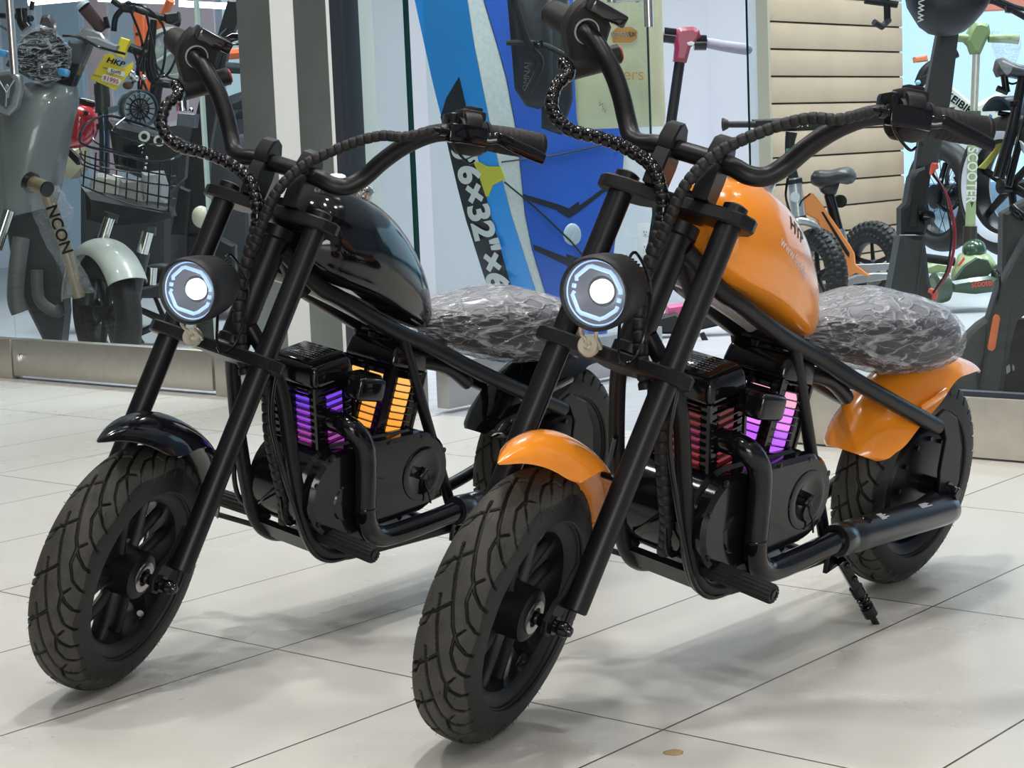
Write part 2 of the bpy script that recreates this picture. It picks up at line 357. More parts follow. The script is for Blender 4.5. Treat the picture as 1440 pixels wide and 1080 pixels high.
# ------------------------------------------------------------ mini choppers
def wrap_mat(name, strength=1.0, k=1.0, lo=0.03, hi=0.34):
    m = bpy.data.materials.new(name); m.use_nodes = True; nt = m.node_tree; b = nt.nodes['Principled BSDF']; N = nt.nodes.new; L = nt.links.new
    b.inputs['Base Color'].default_value = (0.80, 0.80, 0.86, 1); b.inputs['Roughness'].default_value = 0.13; b.inputs['Specular IOR Level'].default_value = 0.8
    tc = N('ShaderNodeTexCoord'); outs = []
    for sc, rot, dist in (((2.2, 8, 12), (.2, .45, .5), 1.6), ((4.5, 15, 22), (-.3, -.35, -.35), 2.2)):
        mp = N('ShaderNodeMapping'); mp.inputs['Scale'].default_value = tuple(q*k for q in sc); mp.inputs['Rotation'].default_value = rot; L(tc.outputs['Object'], mp.inputs[0])
        n1 = N('ShaderNodeTexNoise'); n1.inputs['Scale'].default_value = 3.0; n1.inputs['Detail'].default_value = 2; n1.inputs['Distortion'].default_value = dist; L(mp.outputs[0], n1.inputs['Vector'])
        sb_ = N('ShaderNodeMath'); sb_.operation = 'SUBTRACT'; sb_.inputs[1].default_value = .5; L(n1.outputs[0], sb_.inputs[0])
        ab = N('ShaderNodeMath'); ab.operation = 'ABSOLUTE'; L(sb_.outputs[0], ab.inputs[0])
        r = N('ShaderNodeMapRange'); r.inputs[1].default_value = 0.0; r.inputs[2].default_value = 0.045; r.inputs[3].default_value = 1; r.inputs[4].default_value = 0; L(ab.outputs[0], r.inputs[0]); outs.append((r, n1))
    mx = N('ShaderNodeMath'); mx.operation = 'MAXIMUM'; L(outs[0][0].outputs[0], mx.inputs[0]); L(outs[1][0].outputs[0], mx.inputs[1])
    ge = N('ShaderNodeNewGeometry'); sx_ = N('ShaderNodeSeparateXYZ'); L(ge.outputs['Normal'], sx_.inputs[0])
    up_ = N('ShaderNodeMapRange'); up_.inputs[1].default_value = 0.1; up_.inputs[2].default_value = 0.95; up_.inputs[3].default_value = lo; up_.inputs[4].default_value = hi; L(sx_.outputs[2], up_.inputs[0])  # film whiter where it faces up: sky reflection painted into the opacity
    s1 = N('ShaderNodeMath'); s1.operation = 'MULTIPLY_ADD'; s1.inputs[1].default_value = 0.50*strength; L(mx.outputs[0], s1.inputs[0]); L(up_.outputs[0], s1.inputs[2])
    lw = N('ShaderNodeLayerWeight'); lw.inputs[0].default_value = 0.3
    ad = N('ShaderNodeMath'); ad.operation = 'MULTIPLY_ADD'; ad.inputs[1].default_value = 0.10; L(lw.outputs['Facing'], ad.inputs[0]); L(s1.outputs[0], ad.inputs[2]); L(ad.outputs[0], b.inputs['Alpha'])
    hs_ = N('ShaderNodeMath'); hs_.operation = 'ADD'; L(outs[0][1].outputs[0], hs_.inputs[0]); L(mx.outputs[0], hs_.inputs[1])
    bp = N('ShaderNodeBump'); bp.inputs['Strength'].default_value = 0.8; bp.inputs['Distance'].default_value = 0.009; L(hs_.outputs[0], bp.inputs['Height']); L(bp.outputs[0], b.inputs['Normal'])
    return m
WRAP = wrap_mat('clear_plastic_wrap', .85, .62, .03, .36)
SEATM = mat('seat_vinyl', (0.016, 0.016, 0.018), 0.4, bump=(300, 0.3))

def seg_dist(px, py, ax, ay, bx, by):
    dx, dy = bx-ax, by-ay; t = np.clip(((px-ax)*dx+(py-ay)*dy)/(dx*dx+dy*dy), 0, 1)
    return np.hypot(px-ax-t*dx, py-ay-t*dy)
def tyre_mesh(name, R=0.155, half=0.036, bead=0.105, NT=1240, NP=184, tread=True, pitches=17, knob=None):
    # section from one bead, over the crown, to the other
    sec = []
    for i in range(NP+1):
        a = PI*i/NP                       # 0..pi
        c, s_ = math.cos(a), math.sin(a)
        y = -half*math.copysign(abs(c)**0.75, c); r = bead+(R-bead)*(abs(s_)**0.72)
        if i in (0, NP): y *= 0.74
        if i in (1, NP-1): y *= 0.93
        sec.append((r, y))
    sec = np.array(sec); d = np.r_[0, np.cumsum(np.hypot(*(np.diff(sec, axis=0).T)))]; mid = d[-1]/2
    # resample evenly
    q = np.linspace(0, d[-1], NP+1); r = np.interp(q, d, sec[:, 0]); y = np.interp(q, d, sec[:, 1]); lat = q-mid
    th = np.arange(NT)*2*PI/NT
    TH, LA = np.meshgrid(th, lat, indexing='ij'); RR = np.tile(r, (NT, 1)); YY = np.tile(y, (NT, 1))
    nr = np.gradient(y, q); ny = -np.gradient(r, q); nl = np.hypot(nr, ny); nr /= nl; ny /= nl     # outward normal in (r,y)
    dep = np.zeros_like(TH)
    if tread:
        P = 2*PI/pitches; S = TH*R; PL = P*R; T = 0.047
        A = [(0.0, -.24), (-.60, -.07), (-1.05, .10), (-1.45, .27), (-1.75, .48), (-1.95, .74), (-2.02, .98)]
        B = [(-1.05, .10), (-1.30, -.22), (-1.52, -.60), (-1.66, -.98)]
        C = [(-.46, .56), (-.62, .38), (-.95, .38), (-1.28, .56), (-1.48, .84), (-1.52, .99)]
        D = [(-.30, -.30), (-.60, -.42), (-.78, -.70), (-.84, -.97)]
        SU = np.mod(S, PL)
        for L_ in (A, B, C, D):
            for k in range(-1, 4):
                for i in range(len(L_)-1):
                    ds = seg_dist(SU, LA, (L_[i][0]+k)*PL, L_[i][1]*T, (L_[i+1][0]+k)*PL, L_[i+1][1]*T)
                    w0 = 0.0022 if L_ in (A, B) else 0.0019
                    dep = np.maximum(dep, np.clip((w0-ds)/0.0009, 0, 1)*0.0042)
        dep = np.maximum(dep, np.clip((0.0006-np.abs(LA))/0.0005, 0, 1)*0.0005)
        for e in (-1, 1): dep = np.maximum(dep, np.clip((0.0010-np.abs(LA-e*(mid-0.006)))/0.0008, 0, 1)*0.0012)
    if knob:
        na, nl_ = knob; P = 2*PI/na
        row = np.floor((LA+mid)/(2*mid/nl_)).astype(int)
        ph = np.mod(TH/P+0.5*(row % 2), 1.0); lf = np.mod((LA+mid)/(2*mid/nl_), 1.0)
        k = np.clip((0.34-np.abs(ph-.5))/0.08, 0, 1)*np.clip((0.38-np.abs(lf-.5))/0.08, 0, 1)
        k *= np.clip((mid*0.86-np.abs(LA))/(0.05*mid), 0, 1)
        dep = -k*R*0.035
    RR = RR-dep*nr; YY = YY-dep*ny
    V = np.stack([RR*np.cos(TH), YY, RR*np.sin(TH)], -1).reshape(-1, 3)
    n = NP+1; i = np.arange(NT)[:, None]; j = np.arange(NP)[None, :]
    f = np.stack([i*n+j, i*n+j+1, ((i+1) % NT)*n+j+1, ((i+1) % NT)*n+j], -1).reshape(-1, 4)
    mb = MB(); mb.v = [tuple(p) for p in V.tolist()]; mb.f = [tuple(p) for p in f.tolist()]; mb.sm = [True]*len(mb.f)
    if tread:
        fd = dep[:, :-1]+dep[:, 1:]; fd = (fd+np.roll(fd, -1, 0))/4; fl = np.abs((lat[:-1]+lat[1:])/2)
        mb.m = ((fd < 0.0016) & (fl[None, :] < 0.040+0.003*np.sin(th*9)[:, None])).astype(int).reshape(-1).tolist()
    else: mb.m = [0]*len(mb.f)
    return mb
TYRE_ME = None
def make_tyre(parent, M):
    global TYRE_ME
    if TYRE_ME is None:
        mb = tyre_mesh('tyre'); rn = random.Random(5)
        for i in range(150):              # little rubber hairs left by the mould
            a = rn.random()*2*PI; y = rn.choice((-.031, -.026, .031, .026, -.012, 0.012)); cc_ = (abs(y)/.036)**(1/.75); r0 = .105+.0495*max(0, 1-cc_*cc_)**.36
            d = Vector((math.cos(a), y*14, math.sin(a))).normalized(); p = Vector((r0*math.cos(a), y, r0*math.sin(a)))
            mb.tube([p, p+d*0.003+Vector((rn.uniform(-1, 1), rn.uniform(-1, 1), rn.uniform(-1, 1)))*.0008], [.0004, .0002], 4)
        o = obj('tyre', mb, [TYRE, WORN], parent, 60); TYRE_ME = o.data
    else:
        o = bpy.data.objects.new('tyre', TYRE_ME); COL.objects.link(o); o.parent = parent
    o.matrix_local = M
    return o
def rim_mb(motor=False):
    mb = MB()
    prof = [(0.092, -.020), (0.100, -.027), (0.1075, -.0285), (0.1085, -.0265), (0.105, -.0245), (0.098, -.022), (0.095, -.010), (0.095, .010), (0.098, .022), (0.105, .0245), (0.1085, .0265), (0.1075, .0285), (0.100, .027), (0.092, .020), (0.090, 0.0), (0.092, -.020)]
    mb.lathe(prof, n=96)
    if not motor:
        for k in range(6):
            a = 2*PI*k/6
            for sgn in (-1, 1):
                pts = []
                for q in range(7):
                    t = q/6; r = 0.026+t*0.068; aa = a+sgn*0.30*(1-(1-t)**2)+0.10*t
                    pts.append((r*math.cos(aa), 0.0, r*math.sin(aa)))
                mb.tube(pts, [0.0100-0.002*q/6 for q in range(7)], 10, flat=(0.62, 1.25))
        mb.lathe([(0.0001, -.034), (.026, -.034), (.030, -.031), (.031, -.010), (.033, 0), (.031, .010), (.030, .031), (.026, .034), (0.0001, .034)], n=40)
    else:
        mb.lathe([(0.0001, -.030), (.060, -.030), (.074, -.024), (.080, -.012), (.093, -.008), (.093, .008), (.080, .012), (.074, .024), (.060, .030), (0.0001, .030)], n=64)
        for k in range(12):
            a = 2*PI*k/12
            mb.lathe([(0.0001, .0335), (.0035, .0335), (.0035, .028)], (0.066*math.cos(a), 0, 0.066*math.sin(a)), (0, 1, 0), 10)
    return mb
def ribbed(path, r, pitch, amp=0.12, n=12):
    """spiral-wrapped cable bundle"""
    P = [Vector(p) for p in path]; L = [0]
    for i in range(1, len(P)): L.append(L[-1]+(P[i]-P[i-1]).length)
    N = max(8, int(L[-1]/pitch*6)); out = []; rr = []
    for i in range(N+1):
        d = L[-1]*i/N; j = min(max(int(np.searchsorted(L, d))-1, 0), len(P)-2); t = (d-L[j])/max(1e-9, L[j+1]-L[j])
        out.append(P[j].lerp(P[j+1], min(max(t, 0), 1))); ph = (d/pitch) % 1
        rr.append(r*(1-amp*(1.6 if ph < 0.17 else 0)+amp*0.25*math.sin(PI*ph)))
    return MB().tube(out, rr, n)
def project_to(ob_target, o, direction, off=0.0006):
    """press lettering onto a curved panel"""
    from mathutils.bvhtree import BVHTree
    me = ob_target.data; bvh = BVHTree.FromPolygons([v.co for v in me.vertices], [p.vertices for p in me.polygons])
    d = Vector(direction)
    bm = bmesh.new(); bm.from_mesh(o.data); bmesh.ops.subdivide_edges(bm, edges=[e for e in bm.edges if e.calc_length() > 0.004], cuts=2); bm.to_mesh(o.data); bm.free()
    for v in o.data.vertices:
        h, nn, i, ds = bvh.ray_cast(v.co-d*0.3, d)
        if h is not None: v.co = h-d*off
LENS = mat('lamp_lens', (0.9, 0.95, 1.0), 0.02, alpha=0.18, spec=0.9)
LEDC = mat('lamp_core', (1, 1, 1), 0.4, emit=(0.66, 0.82, 1.0), es=3.0)
DRL = mat('lamp_ring', (0.5, 0.7, 0.95), 0.3, emit=(0.34, 0.55, 0.92), es=0.8)
LREF = mat('lamp_reflector', (0.12, 0.13, 0.16), 0.35, 0.5)
ZINC = mat('zinc_bracket', (0.66, 0.62, 0.52), 0.35, 0.6)
SCREEN = mat('display_screen', (0.010, 0.010, 0.014), 0.12, coat=0.6)
REDB = mat('red_button', (0.45, 0.02, 0.02), 0.4)

def SM(x, xs, ys, r=.016):
    k = min(r, x-xs[0], xs[-1]-x) if xs[0] < x < xs[-1] else 0
    return sum(interp(x+k*d, xs, ys) for d in (-1, -.75, -.5, -.25, 0, .25, .5, .75, 1))/9
def make_bike(name, label, pose, steer, paint, led_front, led_rear, lettering_on, hub_ch):
    X, Y, yaw, lean = pose
    rt = thing(name, label, 'motorcycle', (X, Y, 0), (-lean, 0, yaw), 'mini chopper motorcycles on the tiled floor')
    rk = 0.4413; Rw = 0.155; WB = 0.8546
    ux = Vector((math.cos(rk), 0, math.sin(rk))); wv = Vector((-math.sin(rk), 0, math.cos(rk)))
    S0 = Vector((0.8142, 0, Rw))
    MS = Matrix(((ux.x, 0, wv.x, S0.x), (0, 1, 0, 0), (ux.z, 0, wv.z, S0.z), (0, 0, 0, 1))) @ Matrix.Rotation(steer, 4, 'Z')
    def F(n_, mb, m, parent=rt, **k): return obj(n_, mb.xf(MS), m, parent, **k)
    AU, AW = 0.0365, -0.0173
    # --- wheels
    MF = MS @ Matrix.Translation((AU, 0, AW)) @ Matrix.Rotation(rk, 4, 'Y')
    fw = obj('front_wheel', rim_mb().xf(MF), BLK, rt)
    t = make_tyre(fw, MF)
    mb = MB(); mb.lathe([(.013, .034), (.019, .0345), (.019, .0365), (.015, .0372), (.0115, .0365), (.0115, .034)], n=32).xf(MF); obj('bearing', mb, STEEL, fw)
    mb = MB(); q = Vector((-.040, .012, -.083)); mb.tube([q, q*0.86+Vector((0, .008, 0))], .0035, 10); mb.tube([q*0.86+Vector((0, .008, 0)), q*0.80+Vector((0, .011, 0))], .0045, 10); mb.xf(MF); obj('valve', mb, CHR, fw)
    MR = Matrix.Translation((0, 0, Rw))
    rw = obj('rear_wheel', rim_mb(True).xf(MR), BLK, rt); make_tyre(rw, MR @ Matrix.Rotation(0.4, 4, 'Y'))
    # --- axle, fork
    mb = MB(); mb.lathe([(0.0001, -.078), (.007, -.078), (.007, .078), (0.0001, .078)], (AU, 0, AW), n=20)
    for s_ in (-1, 1):
        mb.lathe([(.0115, .054*s_), (.0115, .062*s_), (0.007, .062*s_)], (AU, 0, AW), n=6, smooth=False)
        mb.lathe([(.007, .066*s_), (.0085, .067*s_), (.0085, .074*s_), (.005, .081*s_), (0.0001, .0825*s_)], (AU, 0, AW), n=18)
    F('axle', mb, BLKG)
    for s_ in (-1, 1):
        v0 = .067*s_
        mb = MB(); mb.lathe([(.0001, .004), (.0125, .004), (.0142, .006), (.0142, .475), (.0142, .482), (.009, .4845), (.0001, .4845)], (.0145, v0, 0), (0, 0, 1), 36)
        ft = F('fork_tube', mb, BLK)
        mb = MB(); a_ = .0505*s_
        mb.prism([(.008, .055), (.022, .058), (.030, .020), (.046, .006), (.054, -.016), (.044, -.031), (.030, -.031), (.022, -.018), (.012, .004)], (0, a_, 0), (1, 0, 0), (0, 0, 1), (0, 1, 0), .0065*s_, .0012)
        mb.xf(MS); obj('axle_plate', mb, BLK, ft)
    # --- clamps
    def clamp(w0, th, n_):
        mb = MB(); half = [(-.096, .010), (-.088, -.006), (-.068, -.022), (-.052, -.020), (-.030, -.008), (-.024, -.030), (0, -.040), (.024, -.030), (.030, -.008), (.052, -.020), (.068, -.022), (.088, -.006), (.096, .010), (.096, .019), (.084, .033), (.060, .036), (.030, .030), (0, .029), (-.030, .030), (-.060, .036), (-.084, .033), (-.096, .019)]
        mb.prism([(p[1], p[0]) for p in half], (0, 0, w0-th/2), (1, 0, 0), (0, 1, 0), (0, 0, 1), th, .0022)
        return mb
    uc = F('upper_clamp', clamp(.466, .016, 0), BLK)
    for s_ in (-1, 1):
        mb = MB(); mb.sphere((.0145, .067*s_, .476), (.011, .011, .004)); mb.xf(MS); obj('fork_cap', mb, BLKG, uc)
    mb = MB()
    mb.lathe([(.0001, .490), (.010, .490), (.012, .487), (.013, .472)], (-.015, 0, 0), (0, 0, 1), 6, smooth=False)
    mb.xf(MS); obj('clamp_cap', mb, BLKG, uc)
    lc = F('lower_clamp', clamp(.279, .016, 0), BLK)
    # --- handlebar
    bar = [(.020, 0, .524), (.020, .045, .523), (.016, .066, .520), (.008, .083, .526), (.004, .098, .544), (.008, .114, .568), (.012, .132, .590), (.016, .150, .606), (.015, .168, .620), (.010, .185, .629), (-.010, .205, .639), (-.075, .275, .667)]
    path = [(a, -b, c) for a, b, c in reversed(bar[1:])]+bar
    mb = MB().tube(cr(path, 6), .0112, 20); hb = F('handlebar', mb, BLK)
    for s_ in (-1, 1):
        mb = MB(); mb.prism([(-.018, 0), (.018, 0), (.020, .030), (.018, .0435), (-.018, .0435), (-.020, .030)], (.020, .030*s_-.010, .474), (1, 0, 0), (0, 0, 1), (0, 1, 0), .020, .002)
        ri = F('riser', mb, BLK)
        mb = MB(); mb.prism([(-.018, .044), (.018, .044), (.021, .057), (.016, .073), (.004, .080), (-.008, .078), (-.018, .066)], (.020, .030*s_-.010, .474), (1, 0, 0), (0, 0, 1), (0, 1, 0), .020, .002)
        mb.xf(MS); obj('riser_cap', mb, BLK, ri)
    gd = Vector((-.065, .070, .028)).normalized()
    def grip(s_, v0):
        g0 = Vector((-.010, .205*1.0, .639))+gd*v0; prof = []
        d = Vector((gd.x, gd.y*s_, gd.z)); g0 = Vector((g0.x, g0.y*s_, g0.z))
        L_ = .099-v0; mb = MB()
        prof = [(.0112, 0), (.0200, .0), (.0200, .004), (.0168, .005)]
        for k in range(9):
            h = .008+k*(L_-.012)/9
            prof += [(.0168+.0010*math.sin(PI*k/8), h), (.0171+.0010*math.sin(PI*k/8), h+.006), (.0162+.0010*math.sin(PI*k/8), h+.0066)]
        prof += [(.0176, L_-.003), (.0170, L_+.001), (.014, L_+.004), (.0001, L_+.005)]
        mb.lathe(prof, g0, d, 32)
        return mb, g0, d
    # left side: switch, brake lever
    mb, g0, d = grip(1, .018); F('grip', mb, RUB, hb)
    gi = Vector((-.010, .205, .639)); gl = gd
    side = Vector((gl.y, -gl.x, 0)).normalized(); upv = gl.cross(side); upv = -upv if upv.z < 0 else upv       # side = forward of the bar
    c0 = gi; LB = Matrix((gl, side, upv)).transposed()
    mb = MB(); mb.lathe([(.0112, -.020), (.0215, -.019), (.0245, -.015), (.0245, .008), (.0225, .0155), (.0112, .017)], c0-upv*.002, gl, 36)
    mb.box(c0+upv*.023-gl*.002, (.034, .028, .014), LB, .004)
    mb.lathe([(.0001, -.012), (.013, -.012), (.0145, -.009), (.0145, .009), (.0001, .010)], c0+upv*.012+side*.010-gl*.004, gl, 24)
    sw = F('switch_block', mb, BLKM, hb)
    mb = MB(); mb.box(c0+upv*.032+gl*.001, (.022, .014, .006), LB, .002); mb.xf(MS); obj('switch_button', mb, BLKM, sw)
    mb = MB(); p0 = c0+side*.022-upv*.004-gl*.014
    mb.box(p0, (.052, .016, .024), LB, .003); mb.box(c0-gl*.028+upv*.006, (.014, .034, .034), LB, .005)
    mb.tube([p0-gl*.024, p0-gl*.036], .0058, 12); mb.tube([p0-gl*.036, p0-gl*.046], .0040, 12)
    lb_ = F('lever_bracket', mb, BLKG, hb)
    mb = MB(); mb.lathe([(.0001, .0025), (.004, .002), (.0045, 0)], p0+upv*.0095+gl*.012, upv, 12); mb.xf(MS); obj('pivot_bolt', mb, CHR, lb_)
    mb = MB(); lp = [p0+gl*.020, p0+gl*.030+side*.004-upv*.001, p0+gl*.040+side*.008+upv*.001, p0+gl*.056+side*.008-upv*.003, p0+gl*.078+side*.006-upv*.008, p0+gl*.100+side*.004-upv*.013, p0+gl*.108+side*.004-upv*.015]
    mb.tube(cr(lp, 6), [.0058+.0012*min(1, max(0, (i-10)/10))-.0016*max(0, (i-26)/10) for i in range(37)], 14, flat=(.55, 1.25))
    F('brake_lever', mb, BLKG, hb)
    mb = MB(); mb.tube(cr([p0-gl*.020-upv*.006, p0-gl*.012-upv*.020, p0+gl*.006-upv*.034, p0+gl*.014-upv*.030], 6), .0030, 8, flat=(1, .5)); F('switch_wire', mb, BLKG, hb)
    # right side: throttle housing with display, key barrel
    mb, g0, d = grip(-1, .010); F('grip', mb, RUB, hb)
    gr_ = Vector((gd.x, -gd.y, gd.z)); gi = Vector((-.010, -.205, .639)); c0 = gi-gr_*.026
    side = Vector((-gr_.y, gr_.x, 0)).normalized(); upv = side.cross(gr_); upv = -upv if upv.z < 0 else upv
    # housing plate (faces inward), lobed outline
    ol = [(.0253, .0037), (.0235, .020), (.0190, .030), (.008, .033), (-.010, .030), (-.026, .018), (-.030, .0), (-.033, -.022), (-.030, -.040), (-.0158, -.050), (-.006, -.043), (.004, -.032), (.0215, -.012)]
    mb = MB(); mb.prism(ol, c0, side, upv, gr_, .030, .004, smooth=True)
    hs = F('throttle_housing', mb, BLKM, hb)
    mb = MB(); mb.lathe([(.0135, -.0018), (.0152, -.0022), (.0155, .001), (.0130, .001)], c0, gr_, 36, loop=False); mb.xf(MS); obj('collar_ring', mb, mat('grey_ring', (0.45, .45, .45), .4), hs)
    Rb = Matrix((gr_, side, upv)).transposed()
    mb = MB(); mb.box(c0-gr_*.004+upv*.030-side*.007, (.036, .048, .016), Rb, .003); F('display', mb, SCREEN, hb)
    kA = c0+gr_*.014+side*(-.0108)+upv*(-.0425); kB = c0+gr_*.014+side*(-.0560)+upv*(-.0030); kd = (kB-kA).normalized()
    mb = MB(); mb.tube([kA-kd*.006, kA+kd*.036], .0165, 24); mb.tube([kA+kd*.034, kB-kd*.002], .0118, 24)
    kb = F('ignition_barrel', mb, BLKM, hb)
    mb = MB(); mb.tube([kB-kd*.003, kB+kd*.0005], .0095, 20); mb.xf(MS); obj('button', mb, REDB, kb)
    # --- cables in spiral wrap
    R_ = [(.010, -.200, .588), (.030, -.176, .572), (.045, -.178, .548), (.055, -.166, .518), (.055, -.137, .502), (.050, -.100, .504), (.045, -.066, .502), (.045, -.030, .490), (.044, -.007, .462), (.038, .001, .438)]
    L2 = [(.050, .182, .606), (.050, .150, .598), (.050, .118, .590), (.050, .080, .566), (.055, .038, .524), (.056, .018, .480), (.045, .011, .439), (.034, .006, .408)]
    L2[0] = tuple(p0-gl*.044)
    F('wrapped_cable', ribbed(cr(R_, 6), .0078, .0115), BLKG)
    F('wrapped_cable', ribbed(cr(L2, 6), .0068, .0100, .09), BLKM)
    F('wrapped_cable', ribbed(cr([(.038, .001, .440), (.030, .002, .40), (.016, .004, .35), (.006, .022, .30), (-.004, .042, .26)], 6), .0080, .014, .14), BLKM)
    C3 = [MS @ Vector((.000, .050, .290)), Vector((.640, .030, .352)), Vector((.632, .030, .30)), Vector((.615, .028, .25)), Vector((.592, .022, .20)), Vector((.575, .01, .160))]
    obj('wrapped_cable', ribbed(cr(C3, 6), .0085, .014, .12), BLKM, rt)
    mb = MB(); mb.tube(cr([(.645, .052, .40), (.652, .052, .33), (.628, .056, .25), (.600, .056, .19), (.572, .058, .135), (.540, .06, .112), (.50, .058, .108)], 6), .0035, 10)
    mb.tube(cr([(.60, .02, .22), (.60, -.01, .19), (.585, -.03, .18), (.57, -.03, .22)], 5), .0018, 8); mb.tube(cr([(.60, .025, .21), (.595, .03, .17), (.575, .03, .165), (.56, .035, .2)], 5), .0018, 8)
    mb.tube(cr([(.635, -.035, .30), (.610, -.058, .25), (.600, -.064, .20), (.585, -.062, .17), (.56, -.05, .165)], 6), .0035, 10)
    obj('brake_hose', mb, BLKG, rt)
    # --- headlight: looks straight ahead of the front wheel
    hc = Vector((.137, 0, .321)); fa = Vector((math.cos(rk), 0, -math.sin(rk)))
    fa = (fa+Vector((0, 0, 0.02))).normalized()
    mb = MB(); mb.lathe([(.0001, -.082), (.018, -.081), (.028, -.074), (.0355, -.055), (.0395, -.030), (.0408, -.008), (.0405, .002), (.0385, .0045), (.0362, .003), (.0355, -.004)], hc, fa, 48)
    for k in range(-6, 7):
        a = k*0.13; up2 = Vector((0, 1, 0)).cross(fa); up2 = up2 if up2.z > 0 else -up2
        dr = up2*math.cos(a)+Vector((0, 1, 0))*math.sin(a)
        mb.tube([hc+dr*.0385-fa*.030, hc+dr*.0335-fa*.062], .0013, 6)
    hl = F('headlight', mb, BLKM)
    mb = MB(); mb.lathe([(.0355, -.003), (.034, -.010), (.022, -.016), (.0165, -.018)], hc, fa, 48); mb.xf(MS); obj('reflector', mb, LREF, hl)
    mb = MB(); mb.lathe([(.0001, -.006), (.006, -.0068), (.0105, -.0098), (.0128, -.0145), (.013, -.020)], hc, fa, 32); mb.xf(MS); obj('lamp_core', mb, LEDC, hl)
    side = Vector((0, 1, 0)); up2 = side.cross(fa); up2 = -up2 if up2.z < 0 else up2
    mb = MB()
    def arc_poly(pts, r=.0023):
        mb.tube([hc-fa*.004+side*a+up2*b for a, b in cr([(p[0], p[1], 0) for p in pts], 3) for a, b in [(a, b)]] if False else [hc-fa*.0035+side*p[0]+up2*p[1] for p in pts], r, 8)
    arc_poly([(-.025, .006), (-.0265, .010), (-.016, .024), (-.012, .026), (.010, .026), (.016, .022), (.026, .011), (.0268, .007)])
    arc_poly([(-.025, -.006), (-.0265, -.010), (-.016, -.024), (-.012, -.026), (.010, -.026), (.016, -.022), (.026, -.011), (.0268, -.007)])
    arc_poly([(-.0268, -.002), (-.0268, .002)], .0026); arc_poly([(.0268, -.002), (.0268, .002)], .0026)
    mb.lathe([(.0335, -.004), (.0345, -.0025), (.0352, -.004)], hc, fa, 48); mb.xf(MS); obj('light_ring', mb, DRL, hl)
    mb = MB(); mb.lathe([(.0001, .0062), (.020, .0055), (.031, .0035), (.0362, .0015)], hc, fa, 48); mb.xf(MS); obj('lens', mb, LENS, hl)
    mb = MB()
    for s_ in (-1, 1):
        mb.tube(cr([(.092, .0095*s_-.012, .300), (.082, .0095*s_-.012, .286), (.058, .0095*s_-.014, .283), (.046, .0095*s_-.016, .280)], 5), .0022, 8)
    mb.lathe([(.0001, .047), (.011, .047), (.0125, .045), (.0125, .040)], (0.0, -.022, .279), (1, 0, 0), 28); mb.lathe([(.0001, .052), (.005, .052), (.005, .046)], (0.0, -.022, .279), (1, 0, 0), 6, smooth=False)
    mb.xf(MS); obj('bracket', mb, ZINC, hl)
    mb = MB(); mb.tube(cr([hc-fa*.066+up2*.02, hc-fa*.085+up2*.035, (.03, .012, .370), (.02, .02, .34), (.03, .03, .29), (.05, .02, .275), hc-fa*.075-up2*.012], 6), .0018, 8); F('lamp_wire', mb, BLKG)
    # --- front fender
    def fender(th0, th1, n, rad, halfw, drop, cx, cz, M, flip=1, thick=.0018):
        rings = []; m_ = 17
        for i in range(n+1):
            t = i/n; th = th0+(th1-th0)*t; R0 = rad(t); hw = halfw(t); dr = drop(t)
            out = []; inn = []
            for k in range(m_):
                u_ = -1+2*k/(m_-1); yy = hw*(u_-.12*u_**3)/.88; rr = R0-dr*abs(u_)**2.1
                out.append(Vector((cx+rr*math.cos(th), yy, cz+rr*math.sin(th)))); rr2 = rr-thick
                inn.append(Vector((cx+rr2*math.cos(th), yy*.97, cz+rr2*math.sin(th))))
            rings.append(out+inn[::-1])
        return MB().loft(rings, 0, True, True).xf(M) if M is not None else MB().loft(rings, 0, True, True)
    def w_(t, xs, ys):
        q = [min(1, max(0, t+d_)) for d_ in (-.06, -.045, -.03, -.015, 0, .015, .03, .045, .06)]; q = [t+(v_-t)*min(1, min(t, 1-t)/.06) if min(t, 1-t) < .06 else v_ for v_ in q]
        return sum(interp(v_, xs, ys) for v_ in q)/len(q)
    ff = fender(math.radians(38), math.radians(146), 48,
                lambda t: w_(t, [0, .17, .43, .75, 1], [.216, .207, .195, .190, .186]),
                lambda t: w_(t, [0, .06, .14, .22, .32, .55, .75, 1], [.001, .013, .028, .040, .048, .046, .038, .032]),
                lambda t: w_(t, [0, .1, .2, .27, .34, .42, .55, 1], [.001, .014, .032, .044, .040, .026, .014, .012]), AU, AW, MS)
    o = obj('front_fender', ff, paint, rt, 50)
    for s_ in (-1, 1):
        mb = MB(); mb.tube([(AU-.03, .036*s_, AW+.172), (.0145, .058*s_, AW+.172)], .004, 8); F('fender_stay', mb, BLK)
    # --- head tube and frame
    mb = MB(); mb.lathe([(.0001, .292), (.0215, .292), (.0215, .302), (.0190, .304), (.0190, .436), (.0225, .438), (.0225, .452), (.0001, .452)], (-.015, 0, 0), (0, 0, 1), 32)
    M0 = Matrix(((ux.x, 0, wv.x, S0.x), (0, 1, 0, 0), (ux.z, 0, wv.z, S0.z), (0, 0, 0, 1)))
    mb.xf(M0); H0 = M0 @ Vector((-.02, 0, .43)); H1 = M0 @ Vector((-.02, 0, .32))
    for s_ in (-1, 1):
        top = cr([H0+Vector((0, .012*s_, -.004)), (.560, .030*s_, .484), (.525, .037*s_, .465), (.42, .042*s_, .412), (.35, .046*s_, .383), (.268, .056*s_, .344), (.15, .066*s_, .294), (.06, .069*s_, .258)], 6)
        mb.tube(top, .0112, 16)
        dn = cr([H1+Vector((0, .012*s_, 0)), (.640, .038*s_, .385), (.626, .047*s_, .34), (.610, .050*s_, .27), (.590, .051*s_, .20), (.572, .052*s_, .152), (.545, .052*s_, .123), (.50, .052*s_, .112), (.40, .052*s_, .110), (.25, .055*s_, .112), (.14, .060*s_, .125), (.03, .067*s_, .150)], 6)
        mb.tube(dn, .0100, 16)
